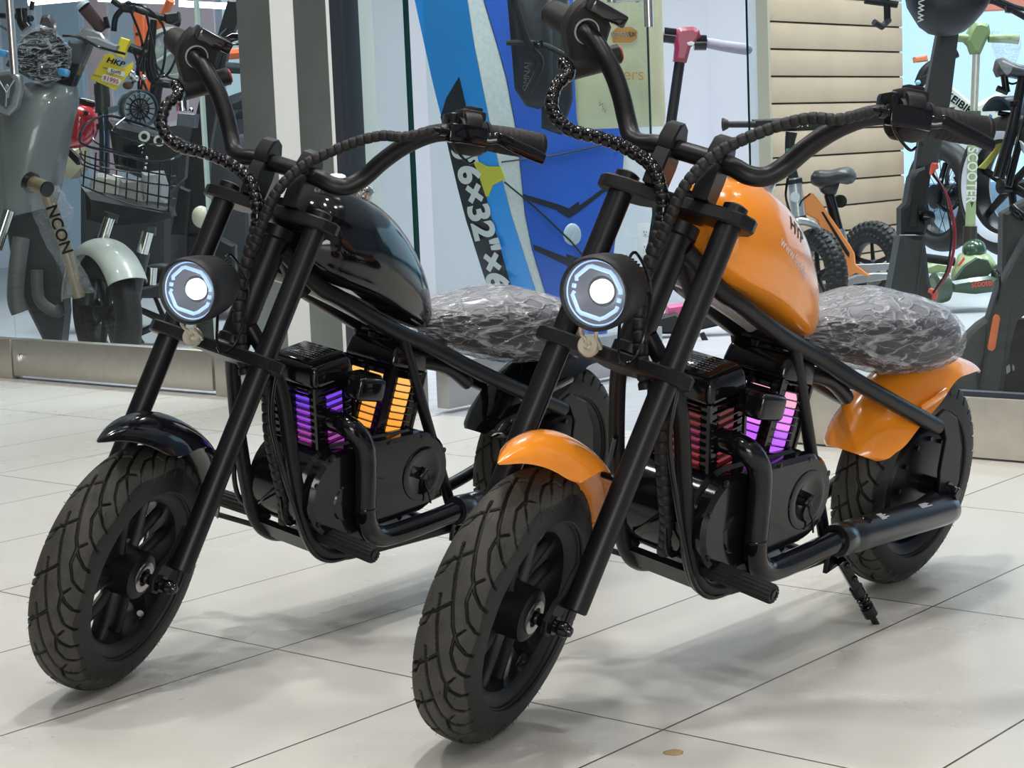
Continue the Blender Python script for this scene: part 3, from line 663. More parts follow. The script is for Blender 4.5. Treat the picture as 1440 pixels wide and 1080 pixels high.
        mb.tube([(.408, .043*s_, .408), (.272, .052*s_, .115)], .0082, 14)
        # dropout plate
        mb.prism([(.075, .268), (.045, .262), (.028, .235), (.030, .190), (.018, .140), (-.018, .138), (-.030, .165), (-.022, .215), (.005, .262), (.045, .280)], (0, .064*s_, 0), (1, 0, 0), (0, 0, 1), (0, s_, 0), .006, .001)
    for x_, z_, y_ in ((.535, .121, .052), (.30, .112, .053), (.40, .402, .042), (.24, .333, .058)): mb.tube([(x_, -y_, z_), (x_, y_, z_)], .008, 12)
    mb.tube([H0+Vector((-.01, 0, .0)), (.56, 0, .47)], .014, 14)
    fr0 = obj('frame', mb, BLK, rt)
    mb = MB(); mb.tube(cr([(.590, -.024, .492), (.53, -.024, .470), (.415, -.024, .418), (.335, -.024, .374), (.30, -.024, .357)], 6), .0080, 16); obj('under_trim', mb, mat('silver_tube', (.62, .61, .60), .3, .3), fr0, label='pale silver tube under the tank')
    mb = MB(); mb.lathe([(0.0001, -.088), (.008, -.088), (.0095, -.085), (.0095, -.072), (.0135, -.072), (.0135, -.062), (.0135, .062), (.0135, .072), (.0095, .072), (.0095, .085), (.008, .088), (0.0001, .088)], (0, 0, Rw), n=24); obj('rear_axle', mb, BLKG, rt)
    mb = MB(); mb.prism([(.572, .145), (.548, .119), (.30, .108), (.30, .114), (.54, .127), (.564, .150)], (0, -.046, 0), (1, 0, 0), (0, 0, 1), (0, 1, 0), .092, .001); obj('belly_plate', mb, BLK, rt)
    # --- tank
    xs = [.308, .316, .335, .368, .408, .450, .500, .545, .572, .588, .594]
    zt = [.418, .440, .478, .522, .560, .586, .606, .606, .596, .572, .548]
    zb = [.402, .398, .397, .408, .426, .446, .466, .484, .500, .518, .530]
    hw = [.006, .018, .030, .044, .056, .066, .073, .072, .064, .046, .026]
    rings = []
    for i in range(61):
        t = i/60; x_ = .308+(.594-.308)*(0.5-0.5*math.cos(PI*t))
        a, b_, h = SM(x_, xs, zt), SM(x_, xs, zb), SM(x_, xs, hw); ring = []
        for k in range(48):
            an = 2*PI*k/48; c, s_ = math.cos(an), math.sin(an)
            y = h*math.copysign(abs(c)**.85, c); zc = b_+(a-b_)*.34
            z = zc+(a-zc)*math.copysign(abs(s_)**1.05, s_) if s_ >= 0 else zc-(zc-b_)*abs(s_)**.75
            # pressed lower panel
            if -.55 < s_ < .02 and abs(c) > .55: y *= 1-.075*math.sin(PI*(s_+.55)/.57)
            ring.append((x_, y, z))
        rings.append(ring)
    tm = MB().loft(rings); tk = obj('fuel_tank', tm, paint, rt, 60)
    mb = MB()
    for xx, yy in ((.512, .004), (.462, .004)):
        zz = interp(xx, xs, zt)
        mb.lathe([(.0001, .014), (.011, .014), (.0135, .011), (.0135, .0), (.015, -.010)], (xx, yy, zz+.002), (0.15 if xx > .5 else -.35, .1, 1), 30)
        for k in range(20):
            a = 2*PI*k/20; mb.sphere((xx+.0128*math.cos(a), yy+.0128*math.sin(a), zz+.012), .0018, 6, 4)
    obj('tank_cap', mb, CHR, tk)
    if lettering_on:
        dirx = Vector((-.07, 0, -.047)).normalized()
        o = lettering('lettering', 'www.feelthe', .018, basis((.468, .1, .520), dirx, Vector((.047, 0, -.07))*-1), WHITE, tk, 0)
        project_to(tk, o, (0, -1, 0))
        o = lettering('lettering', 'HYP', .024, basis((.452, .1, .550), dirx, Vector((.047, 0, -.07))*-1), BLKM, tk, 0, shear=.2, bold=.0004)
        project_to(tk, o, (0, -1, 0))
    # --- seat in plastic
    sx = [-.012, -.004, .018, .055, .10, .16, .22, .27, .305, .325, .335]
    st = [.345, .378, .410, .428, .440, .445, .441, .436, .432, .424, .410]
    sb = [.335, .334, .338, .336, .334, .338, .352, .372, .388, .394, .400]
    sh = [.012, .040, .064, .078, .082, .078, .066, .050, .036, .024, .010]
    def seat_mb(off, wr=0.0):
        rings = []; rn = np.random.RandomState(4); ph = rn.rand(12)*6.28
        for i in range(71):
            t = i/70; x_ = -.012+.347*(0.5-0.5*math.cos(PI*t)); a, b_, h = SM(x_, sx, st), SM(x_, sx, sb), SM(x_, sx, sh)
            ring = []
            for k in range(72):
                an = 2*PI*k/72; c, s_ = math.cos(an), math.sin(an); zc = b_+(a-b_)*.45
                e = off
                if wr: e += wr*(abs(math.sin(an*9+x_*60+ph[0]))*.5+abs(math.sin(an*15-x_*85+ph[1]))*.35+abs(math.sin(an*4+x_*130+ph[2]))*.3)*(0.35 if s_ > .5 else 1.0)
                y = (h+e)*math.copysign(abs(c)**.8, c)
                z = zc+(a-zc+e*.6)*math.copysign(abs(s_)**.85, s_) if s_ > 0 else zc-(zc-b_+e)*abs(s_)**.8
                if s_ > 0: z -= .006*(1-min(1, abs(y)/(h+.001)))*math.sin(PI*t)
                ring.append((x_+(e*(2*t-1)), y, z))
            rings.append(ring)
        return MB().loft(rings)
    so = obj('seat', seat_mb(0), SEATM, rt, 60)
    obj('plastic_wrap', seat_mb(.002, .005), WRAP, so, 30, label='clear wrinkled plastic wrap')
    # --- rear fender
    rf = fender(math.radians(21), math.radians(138), 64,
                lambda t: w_(t, [0, .06, .2, .4, .6, .8, .92, 1], [.196, .188, .188, .188, .184, .188, .202, .212]),
                lambda t: w_(t, [0, .03, .1, .3, .5, .62, .8, .93, 1], [.040, .054, .062, .060, .056, .050, .042, .030, .010]),
                lambda t: w_(t, [0, .15, .35, .48, .62, .8, 1], [.028, .044, .056, .052, .030, .018, .004]), 0, Rw, None)
    obj('rear_fender', rf, paint, rt, 50)
    mb = MB(); mb.tube(cr([(.03, .058, .300), (.06, .062, .296), (.085, .064, .292), (.10, .062, .286)], 5), .006, 10, flat=(.4, 1)); obj('fender_tab', mb, paint, rt)
    # --- engine
    mb = MB()
    st_ = []
    for k in range(17): a = -PI/2+PI*k/16; st_.append((.530+.062*math.cos(a), .208+.062*math.sin(a)))
    for k in range(17): a = PI/2+PI*k/16; st_.append((.388+.060*math.cos(a), .212+.058*math.sin(a)))
    mb.prism(st_, (0, -.052, 0), (1, 0, 0), (0, 0, 1), (0, 1, 0), .105, .006, smooth=True)
    mb.lathe([(.0001, -.072), (.044, -.072), (.050, -.066), (.052, -.05)], (.520, 0, .205), n=40)
    en = obj('engine_case', mb, BLKG, rt)
    def scale_(pts, k): cx_ = sum(p[0] for p in pts)/len(pts); cz_ = sum(p[1] for p in pts)/len(pts); return [(cx_+(p[0]-cx_)*k, cz_+(p[1]-cz_)*(k-.02)) for p in pts]
    mb = MB(); mb.prism(scale_(st_, 1.02), (0, .053, 0), (1, 0, 0), (0, 0, 1), (0, 1, 0), .024, .0055, smooth=True)
    mb.lathe([(.040, 0), (.038, .004), (.029, .0055), (.027, .0045), (.0001, .0045)], (.382, .0745, .212), n=40)
    pl = [(.50+.024*math.cos(-PI/2+PI*k/10)+.030, .196+.026*math.sin(-PI/2+PI*k/10)) for k in range(11)]+[(.50-.030+.024*math.cos(PI/2+PI*k/10), .196+.026*math.sin(PI/2+PI*k/10)) for k in range(11)]
    mb.prism(pl, (0, .0745, 0), (1, 0, 0), (0, 0, 1), (0, 1, 0), .0045, .0025)
    cv = obj('engine_cover', mb, BLKG, en)
    for x_, z_ in ((.585, .228), (.560, .262), (.45, .266), (.385, .264), (.338, .238), (.345, .178), (.42, .155), (.52, .152), (.578, .175)):
        mb = MB(); mb.lathe([(.0001, .0775), (.003, .0775), (.0035, .074), (.0038, .0765), (.0048, .0765)], (x_, 0, z_), n=12); obj('bolt', mb, mat('bolt_black', (.004, .004, .004), .3), en)
    mb = MB(); mb.tube([(.376, .081, .217), (.388, .081, .207)], .0042, 10); mb.tube([(.384, .081, .218), (.379, .081, .205)], .0038, 10); obj('key', mb, MC['bolt_black'], en)
    mb = MB(); mb.tube(cr([(.382, .079, .212), (.380, .084, .196), (.374, .086, .184), (.366, .084, .168)], 5), .0014, 8); obj('key_wire', mb, BLKG, en)
    # cylinders
    def cylinder(base, tilt, leds, nm):
        A = Matrix.Translation(base) @ Matrix.Rotation(tilt, 4, 'Y')
        mb = MB(); mb.box((0, 0, .054), (.050, .070, .116), None, .004)
        mb.box((0, 0, -.008), (.064, .080, .02), None, .004); mb.xf(A)
        cy = obj('cylinder', mb, BLKG, rt)
        # lit panel
        mb = MB(); rows = 8
        for k in range(rows):
            z = .030+k*.0098
            c = k
            for s_ in (-1, 1):
                mb.box((s_*.0285, -.020, z), (.004, .024, .0076), None, .0008, mi=min(c//3, 2)); mb.box((s_*.0285, .014, z), (.004, .024, .0076), None, .0008, mi=min(c//3, 2))
                mb.box((-.003, s_*.0405, z), (.027, .004, .0078), None, .0012, mi=min(c//3, 2))
        mb.xf(A); obj('light_panel', mb, leds, cy)
        mb = MB()
        def ring(z, a, b, th, wd_):
            n_ = 32; o_, i_ = [], []
            for k in range(n_):
                an = 2*PI*k/n_; c, s_ = math.cos(an), math.sin(an); e = .35
                o_.append((a*math.copysign(abs(c)**e, c), b*math.copysign(abs(s_)**e, s_))); i_.append(((a-wd_)*math.copysign(abs(c)**e, c), (b-wd_)*math.copysign(abs(s_)**e, s_)))
            mb.loft([[(p[0], p[1], z-th/2) for p in o_], [(p[0], p[1], z+th/2) for p in o_], [(p[0], p[1], z+th/2) for p in i_], [(p[0], p[1], z-th/2) for p in i_]], 0, False, True, True, False)
        for k in range(12): ring(.0055+k*.0098, .038, .048, .0016, .006)
        for x_, y_ in ((.0345, .0445), (-.0345, .0445), (.0345, -.0445), (-.0345, -.0445)): mb.box((x_, y_, .060), (.0045, .0045, .114))
        for x_, y_ in ((.0345, 0), (-.0345, 0)): mb.box((x_, y_, .060), (.0035, .006, .112))
        for x_ in (-.0255, .0255):
            for y_ in (-.037, .037): mb.box((x_*1.05, y_*1.02, .062), (.012, .014, .108))
        mb.xf(A); obj('cooling_fins', mb, BLKG, cy)
        mb = MB(); mb.box((0, 0, .1305), (.078, .098, .033), None, .009, seg=3, taper=(.90, .92)); mb.box((0, 0, .1480), (.058, .074, .004), None, .0018)
        mb.lathe([(.0001, .0385), (.0030, .0385), (.0036, .041), (.0046, .041)], (.028, .010, .126), (0, 1, 0), 12) if False else None; mb.xf(A); hd = obj('cylinder_head', mb, BLKG, cy)
        if nm:
            mb = MB(); rn = random.Random(2)
            for r_ in range(7):
                x_ = -.020+r_*.0062; y_ = -.026
                while y_ < .026:
                    l_ = rn.uniform(.002, .006)
                    mb.box((x_, y_+l_/2, .1504), (.0016 if r_ % 3 else .0028, l_*.8, .0002)); y_ += l_+.001
            mb.xf(A); obj('printed_label', mb, mat('grey_print', (.12, .11, .11), .5), hd)
    cylinder((.516, 0, .240), .16, led_front, True)
    cylinder((.418, 0, .242), -.25, led_rear, False)
    mb = MB(); mb.box((.488, .048, .348), (.046, .045, .028), None, .006); mb.box((.513, .082, .352), (.052, .030, .032), Matrix.Rotation(-.18, 3, 'Y'), .007, seg=3)
    obj('air_box', mb, BLKG, rt)
    # seat post bits under the seat
    mb = MB(); mb.tube([(.392, .012, .40), (.400, .014, .378)], .008, 12); mb.tube([(.405, -.012, .40), (.402, -.014, .378)], .008, 12); mb.box((.30, -.02, .352), (.11, .05, .004), Matrix.Rotation(.42, 3, 'Y'), .001)
    mb.tube(cr([(.36, .03, .36), (.30, .035, .345), (.25, .035, .315)], 5), .010, 10)
    obj('seat_bracket', mb, BLK, rt)
    # --- exhaust
    mb = MB(); ep = cr([(.540, .045, .305), (.540, .070, .305), (.534, .086, .298), (.520, .091, .280), (.512, .091, .255), (.508, .091, .215), (.505, .091, .180), (.496, .091, .157), (.476, .090, .143), (.450, .089, .139), (.40, .089, .141), (.31, .088, .148)], 6)
    mb.tube(ep, .0147, 22); mb.lathe([(.0148, 0), (.0156, .001), (.0156, .003), (.0148, .004)], ep[34], Vector(ep[35])-Vector(ep[34]), 24)
    ex = obj('exhaust_pipe', mb, BLKG, rt)
    m0 = Vector((.312, .088, .148)); m1 = Vector((-.012, .074, .130)); md = (m1-m0).normalized(); L_ = (m1-m0).length
    mb = MB(); mb.lathe([(.014, -.004), (.0205, -.004), (.0215, 0), (.0215, .022), (.0200, .024), (.0200, .027), (.0215, .030), (.0222, .05), (.0222, L_-.030), (.021, L_-.012), (.016, L_-.002), (.0001, L_)], m0, md, 36)
    mf = obj('muffler', mb, mat('muffler_black', (.014, .015, .019), .28, coat=.35), rt)
    mb = MB(); rn = random.Random(8); sd = Vector((0, 1, 0)); sd = (sd-md*sd.dot(md)).normalized(); u2 = md.cross(sd); u2 = u2 if u2.z > 0 else -u2
    for x0_, n_, w_2 in ((.092, 6, .022), (.205, 4, .030)):
        mb = MB()
        for k in range(n_):
            an = .55-k*.09; dr = sd*math.cos(PI/2-an*1.0)+u2*math.sin(PI/2-an*1.0); ln = rn.uniform(.5, 1)*w_2
            c = m0+md*(x0_+ln/2)+dr*.0224; mb.box(c, (ln, .0012, .0003), Matrix((md, md.cross(dr)*-1, dr)).transposed())
        obj('printed_label', mb, WHITE, mf)
    mb = MB(); mb.lathe([(.0001, .0235), (.006, .0235), (.007, .022)], m0+md*.06, (u2*.95+sd*.3), 18); obj('bolt', mb, BLKG, mf)
    # --- pegs
    for s_ in (-1, 1):
        mb = MB(); p0 = Vector((.551, .050*s_, .152)); ax = Vector((0, s_, -.03)).normalized()
        n_ = 60; prof = []
        rings = []
        t1 = Vector((0, 0, 1)); t1 = (t1-ax*t1.dot(ax)).normalized(); t2 = ax.cross(t1)
        for h in (0, .102, .105):
            rings.append([p0+ax*h+(t1*math.cos(2*PI*k/n_)+t2*math.sin(2*PI*k/n_))*((.0122 if k % 4 < 2 else .0110)-(.0015 if h > .104 else 0)) for k in range(n_)])
        mb.loft(rings, 0, True, True, False, False)
        pg = obj('foot_peg', mb, RUB, rt)
        mb = MB(); mb.lathe([(.0065, .105), (.0065, .1065), (.0045, .1065), (.0045, .1055), (.0001, .1055)], p0, ax, 20); obj('peg_cap', mb, BLKG, pg)
    mb = MB(); mb.box((.592, -.150, .148), (.045, .010, .026), Matrix.Rotation(.9, 3, 'Y'), .004); mb.tube([(.58, -.145, .135), (.53, -.06, .12)], .004, 8); obj('brake_pedal', mb, BLKM, rt)
    # --- kickstand
    mb = MB(); mb.box((.278, .066, .112), (.046, .006, .034), Matrix.Rotation(.2, 3, 'Z'), .001); mb.box((.278, .058, .128), (.05, .03, .005))
    a = Vector((.270, .074, .108)); f_ = Vector((.2135, .1190, .0075)); dk = (f_-a).normalized(); lk = (f_-a).length
    mb.box(a+dk*.022, (.018, .013, .046), dk.to_track_quat('Z', 'Y').to_matrix(), .002)
    for h in (.004, .026): mb.sphere(a+dk*h+Vector((.002, .009, 0)), .0045, 10, 6)
    mb.tube([a+dk*.044, a+dk*.056], .0095, 14); mb.tube([a+dk*.078, a+dk*.092], .0095, 14); mb.tube([a+dk*.05, a+dk*lk], .0045, 12)
    sp = []; q = dk.orthogonal().normalized(); q2 = dk.cross(q)
    for k in range(49): an = 2*PI*4*k/48; sp.append(a+dk*(.055+.024*k/48)+(q*math.cos(an)+q2*math.sin(an))*.0078)
    mb.tube(sp, .0014, 6)
    foot = Vector((.2050, .1235, .0)); g_ = Matrix.Rotation(-lean, 3, 'X')
    dn_ = g_.inverted() @ Vector((0, 0, 1))
    mb.tube([f_, f_+(foot-f_)*.5+dn_*.004, Vector((.198, .128, .0012)), Vector((.186, .131, .0))], [.0045, .005, .0055, .003], 12)
    # put the foot's lowest vertex on the floor
    wm = Matrix.Rotation(-lean, 4, 'X'); lo = min((wm @ Vector(p)).z for p in mb.v)
    ksto = obj('kickstand', mb, BLKG, rt)
    return rt
OR = mat('orange_paint', (0.98, 0.315, 0.022), 0.2, coat=0.6, spec=0.4)
GB = mat('black_paint', (0.005, 0.005, 0.007), 0.10, coat=0.35, spec=0.35)
def led(n, c, s): return mat(n, (0.02, 0.02, 0.02), 0.4, emit=c, es=s)
make_bike('mini_motorcycle', 'orange mini chopper with matching fenders, nearest on the tiled floor', (0.5301, 2.6175, -2.3102, 0.1898), 0.2782, OR,
          [led('led_red', (0.45, 0.05, 0.07), .55), led('led_rose', (0.42, 0.07, 0.16), .5), led('led_dim_red', (0.28, 0.06, 0.06), .5)],
          [led('led_violet', (0.50, 0.12, 1.0), 1.15), led('led_pink', (0.80, 0.24, 1.0), 1.1), led('led_blush', (1.0, 0.40, 0.60), 1.1)], True, 0)
make_bike('mini_motorcycle', 'black mini chopper with gloss black fenders, left of the orange one', (0.0298, 2.9042, -2.2681, 0.1661), 0.3464, GB,
          [led('led_plum', (0.42, 0.06, 0.42), .85), led('led_purple', (0.32, 0.06, 0.72), .95), led('led_lilac', (0.20, 0.06, 0.85), .95)],
          [led('led_amber', (1.0, 0.38, 0.05), 1.0), led('led_gold', (1.0, 0.48, 0.09), 1.0), led('led_yellow', (1.0, 0.52, 0.14), 1.0)], False, 0)
# ------------------------------------------------------------ behind the shop glass
def slab(mb, pts, Y, th, bev=0.0, mi=0, smooth=False):
    """solid plate whose front outline is given as photo pixels at depth Y"""
    P = [at(x, y, Y) for x, y in pts]
    mb.prism([(p.x, p.z) for p in P], (0, Y, 0), (1, 0, 0), (0, 0, 1), (0, 1, 0), th, bev, mi, smooth); return mb
def ptube(mb, pts, r, n=12, k=5, mi=0, smooth=True):
    P = [at(*p) for p in pts]
    if smooth and len(P) > 2: P = cr(P, k)
    if hasattr(r, '__len__'): r = [float(np.interp(i/(len(P)-1), np.linspace(0, 1, len(r)), r)) for i in range(len(P))]
    return mb.tube(P, r, n, mi)
def disc(mb, px, py, Y, r, ax, prof=None, n=32, mi=0):
    mb.lathe(prof or [(.0001, -.02), (r*.8, -.02), (r, -.01), (r, .01), (.0001, .02)], at(px, py, Y), ax, n, mi); return mb
def wheel(parent, name, c, R, w, ax, spokes=5, rimr=.66, knob=None, tm=None, rm=None, rimth=None, hubr=.12, thin=False, stripe=None):
    """c centre, ax axle direction; tyre + rim"""
    ax = Vector(ax).normalized(); t = Vector((0, 0, 1)) if abs(ax.z) < .9 else Vector((1, 0, 0)); x = ax.cross(t).normalized(); z = x.cross(ax)
    M = Matrix(((x.x, ax.x, z.x, c[0]), (x.y, ax.y, z.y, c[1]), (x.z, ax.z, z.z, c[2]), (0, 0, 0, 1)))
    o = rimth or .02; b = R*rimr
    mb = MB(); mb.lathe([(b-.012, -w*.30), (b+.004, -w*.36), (b+.006, -w*.30), (b-.014, -w*.15), (b-.014, w*.15), (b+.006, w*.30), (b+.004, w*.36), (b-.012, w*.30), (b-.018, 0), (b-.012, -w*.30)], n=56)
    mb.lathe([(.0001, -w*.5), (R*hubr, -w*.45), (R*hubr, w*.45), (.0001, w*.5)], n=28)
    for k in range(spokes):
        a = 2*PI*k/spokes+.3
        if thin: mb.tube([(R*hubr*.8*math.cos(a+.5*(-1)**k), .012*(-1)**k, R*hubr*.8*math.sin(a+.5*(-1)**k)), ((b-.012)*math.cos(a), 0, (b-.012)*math.sin(a))], .0016, 5)
        else: mb.tube([(R*hubr*.6*math.cos(a), 0, R*hubr*.6*math.sin(a)), ((b-.012)*math.cos(a+.08), 0, (b-.012)*math.sin(a+.08))], [R*.055, R*.04], 10, flat=(.6, 1.3))
    rm_ = obj(name, mb.xf(M), rm or BLK, parent)
    tb = tyre_mesh('tyre', R, w/2, b, 200 if not knob else 420, 28 if not knob else 48, False, knob=knob).xf(M)
    obj('tyre', tb, tm or TYRE, rm_, 60)
    if stripe:
        mb = MB()
        for q_ in (-1, 1): mb.lathe([(b+.002, q_*w*.46), (b+R*.05, q_*w*.535), (b+R*.12, q_*w*.55), (b+R*.12, q_*w*.45), (b+.002, q_*w*.40), (b+.002, q_*w*.46)], n=56)
        mb.xf(M); obj('white_wall', mb, stripe, rm_)
    return rm_
GREY = mat('grey_moped_plastic', (.16, .165, .17), .28, coat=.5)
DGREY = mat('charcoal_plastic', (.035, .037, .04), .4)
# slatwall: real boards, facing right
sm = MB(); s0 = -0.74
zb_ = 0.05; k = 0
bd = thing('slatwall_panel', 'beige slatwall panel with dark grooves, behind the orange balance bike', 'wall panel', W(s0, 2.70, 0), (0, 0, GY))
mb = MB(); mb.box((-.02, .52, 1.1), (.012, 1.04, 2.2)); obj('backing', mb, SLD, bd)
while zb_ < 2.2:
    mb = MB(); mb.prism([(-.012, 0), (0, 0), (0, .090), (-.004, .095), (-.012, .095)], (0, 0, zb_), (1, 0, 0), (0, 0, 1), (0, 1, 0), 1.04, .0)
    obj('slat_board', mb, SLM, bd); zb_ += .1016
mb = MB(); mb.box((-.016, -.008, 1.1), (.05, .016, 2.2)); obj('side_trim', mb, mat('slat_trim', (.46, .42, .33), .5), bd)
# partition
mb = MB(); wbox(mb, -2.9, -0.80, 2.78, 2.88, 0, 2.9); wbox(mb, -1.02, -0.80, 2.72, 2.78, 0, 2.9, .001); wstruct('wall_partition', mb, WP)
a_ = ats(910, 337, 2.78)
ot = thing('power_outlet', 'white double power outlet on the white wall, between the board and the orange bike', 'outlet', W(a_.x, 2.778, a_.z), (0, 0, GY))
mb = MB(); mb.box((0, -.003, 0), (.082, .006, .135), None, .002); obj('cover_plate', mb, mat('outlet_white', (.75, .75, .76), .35), ot)
for z in (-.030, .030):
    mb = MB(); mb.box((0, -.007, z), (.034, .004, .030), None, .002)
    rc = obj('socket', mb, MC['outlet_white'], ot)
    mb = MB(); mb.box((-.006, -.0095, z+.002), (.002, .002, .009)); mb.box((.006, -.0095, z+.002), (.002, .002, .007)); mb.box((0, -.0095, z-.009), (.004, .002, .004)); obj('slot', mb, GAP, rc)
# far backdrop, daylight panels and shop fittings
mb = MB(); wbox(mb, -3.75, 4.5, 8.9, 8.96, 0.25, 2.9); wstruct('window_4', mb, mat('frosted_daylight_window', (.7, .8, .9), .5, emit=(.50, .76, .95), es=1.0))
mb = MB(); wbox(mb, -7, -3.8, 8.3, 8.4, 0, 2.9); wstruct('wall_rear', mb, mat('rear_wall_blue_grey', (.30, .36, .44), .7, noise=(3, (.36, .34, .40), 1)))
for i, (px0, px1, Y_, c) in enumerate(((0, 45, 9.6, (.34, .42, .50)), (118, 150, 9.2, (.46, .36, .38)), (210, 300, 9.0, (.42, .33, .38)), (312, 345, 8.6, (.55, .70, .78)), (60, 110, 9.0, (.22, .30, .38)))):
    p0 = at(px0, 0, Y_); p1 = at(px1, 0, Y_); mb = MB(); mb.box(((p0.x+p1.x)/2, Y_, .8), (p1.x-p0.x, .05, 1.6))
    tag(obj('room_divider', mb, mat('panel_%d' % i, c, .5)), ('pale blue grey room divider at the back left edge', 'pinkish room divider behind the grey moped grip', 'mauve room divider behind the round headlight', 'pale cyan room divider beside the grey pillar', 'blue grey room divider behind the moped headlight')[i], 'divider')
for i, (x0, x1, y0, y1, Y_) in enumerate(((40, 118, 4, -3, 8.0), (138, 245, -2, 2, 7.6), (252, 345, 5, 10, 7.4))):
    mb = MB(); mb.tube([at(x0, y0, Y_), at(x1, y1, Y_)], .012, 12)
    tag(obj('light_tube', mb, mat('tube_glow', (1, 1, 1), .4, emit=(.85, .93, 1), es=7)), ('leftmost glowing light tube at the top edge behind the glass', 'glowing light tube above the yellow price tag', 'glowing light tube behind the black chopper right grip')[i], 'light')
mb = MB(); slab(mb, [(232, 172), (352, 150), (352, 420), (232, 420)], 7.3, .5, .02)
tag(obj('display_counter', mb, mat('dark_counter', (.03, .032, .038), .5)), 'dark display counter behind the bikes beside the grey pillar', 'counter')
mb = MB(); slab(mb, [(112, 262), (238, 262), (238, 420), (112, 420)], 6.98, .25, .02)
tag(obj('storage_crate', mb, mat('dark_crate', (.035, .036, .038), .5)), 'dark crate low behind the wire basket and the pale fender', 'crate')
mb = MB(); slab(mb, [(70, 196), (112, 206), (112, 236), (96, 252), (66, 244)], 7.0, .2, .03)
tag(obj('cream_box', mb, mat('cream_box', (.50, .46, .30), .6)), 'cream box glimpsed between the grey moped and the wire basket', 'box')
# orange rack
mb = MB(); Y_ = 6.9
slab(mb, [(186, 12), (200, 10), (206, 160), (196, 160)], Y_, .04, .002); slab(mb, [(200, 24), (208, 24), (214, 160), (206, 160)], Y_+.05, .02)
rk_ = thing('rack_upright', 'orange steel rack upright left of the round headlight', 'rack', at(200, 300, Y_)*1.0)
rk_.location = (0, 0, 0)
obj('post', mb, mat('orange_rack', (.80, .17, .05), .45), rk_)
mb = MB(); ptube(mb, [(240, 0, 6.8), (222, 40, 6.85), (206, 80, 6.9)], .016, 8, smooth=False); obj('brace', mb, MC['orange_rack'], rk_)
mb = MB(); ptube(mb, [(305, 78, 7.0), (345, 74, 7.0)], .020, 8, smooth=False); obj('beam', mb, MC['orange_rack'], rk_)
mb = MB()
for y in (48, 90, 130): mb.lathe([(.0001, 0), (.006, 0), (.006, .004)], at(193, y, Y_)+Vector((0, -.003, 0)), (0, 1, 0), 10)
obj('bolt_hole', mb, GAP, rk_)

# ---- grey moped, far left
def G0(name, label, cat, group=None): return thing(name, label, cat, (0, 0, 0), (0, 0, 0), group)
mo = G0('electric_moped', 'grey electric moped with plastic wrapped headlight, leftmost behind the glass', 'moped')
Y_ = 6.05
mb = MB(); rings = []
for (xl, xr, y, dp) in ((20, 62, 112, .02), (8, 98, 128, .05), (-6, 101, 150, .07), (-14, 92, 185, .08), (-20, 86, 220, .085), (-24, 78, 260, .08), (-26, 68, 298, .06)):
    ring = []
    for k in range(13):
        t = k/12; p = at(xl+(xr-xl)*t, y+(22*(1-t)-6 if y > 112 else 8*(1-t)), Y_-dp*math.sin(PI*(.15+.75*t))); ring.append(p)
    ring += [Vector((p.x*.99, p.y+.05, p.z)) for p in ring[::-1]]
    rings.append(ring)
mb.loft(rings, 0, True); obj('leg_shield', mb, GREY, mo, 60)
mb = MB(); slab(mb, [(98, 130), (103, 138), (82, 215), (70, 305), (60, 300), (75, 215), (90, 150)], Y_-.01, .08, .004); slab(mb, [(-20, 262), (0, 270), (68, 300), (80, 330), (90, 440), (84, 496), (60, 480), (40, 440), (20, 400), (10, 330), (-20, 320)], Y_+.03, .12, .01)
obj('lower_body', mb, DGREY, mo)
mb = MB(); ptube(mb, [(30, 335, Y_-.08), (24, 380, Y_-.1), (22, 420, Y_-.1), (28, 440, Y_-.1)], .028, 12); ptube(mb, [(52, 380, Y_-.05), (55, 420, Y_-.05), (76, 438, Y_-.05), (86, 435, Y_-.05)], .02, 12); obj('belly_shell', mb, mat('dull_grey_plastic', (.11, .11, .11), .5), mo)
mb = MB(); ptube(mb, [(12, 296, Y_-.1), (-6, 350, Y_-.12)], .020, 16); obj('fork_leg', mb, CHR, mo)
hc_ = at(60, 78, Y_-.06); fx = Vector((.28, -1, -.05)).normalized()
mb = MB(); mb.lathe([(.0001, -.08), (.05, -.075), (.075, -.03), (.078, 0), (.072, .006), (.070, -.01), (.03, -.03), (.0001, -.03)], hc_, fx, 32); hd_ = obj('headlight', mb, BLKG, mo)
mb = MB(); rn = np.random.RandomState(1); rings = []
for i in range(13):
    ring = []
    for k in range(32):
        a = 2*PI*k/32; rr = [.02, .055, .078, .086, .088, .086, .080, .07, .06, .05, .04, .03, .02][i]*(1+.10*rn.randn()*.5+.05*math.cos(4*a)); h = [.016, .016, .014, .010, .0, -.015, -.03, -.045, -.06, -.07, -.08, -.09, -.1][i]
        u_ = Vector((0, 0, 1)); w_2 = u_.cross(fx).normalized(); u_ = fx.cross(w_2); ring.append(hc_+fx*h+(u_*math.sin(a)+w_2*math.cos(a))*rr)
    rings.append(ring)
mb.loft(rings, 0, True); obj('plastic_wrap', mb, wrap_mat('moped_wrap', 1.0, .8, .0, .10), hd_, 20)
mb = MB(); tri = [(-4, 100), (14, 97), (27, 106), (30, 122), (24, 150), (12, 163), (0, 158), (-8, 130)]
slab(mb, tri, Y_-.14, .05, .006); obj('horn_ring', mb, mat('pale_grey_ring', (.32, .32, .33), .3, .5), mo)
mb = MB(); slab(mb, [(-2, 106), (14, 104), (22, 112), (22, 128), (16, 148), (8, 154), (0, 148), (-4, 130)], Y_-.146, .02, .004)
tl_ = obj('badge', mb, mat('badge_lens', (.10, .10, .11), .1, .3, coat=1), mo)
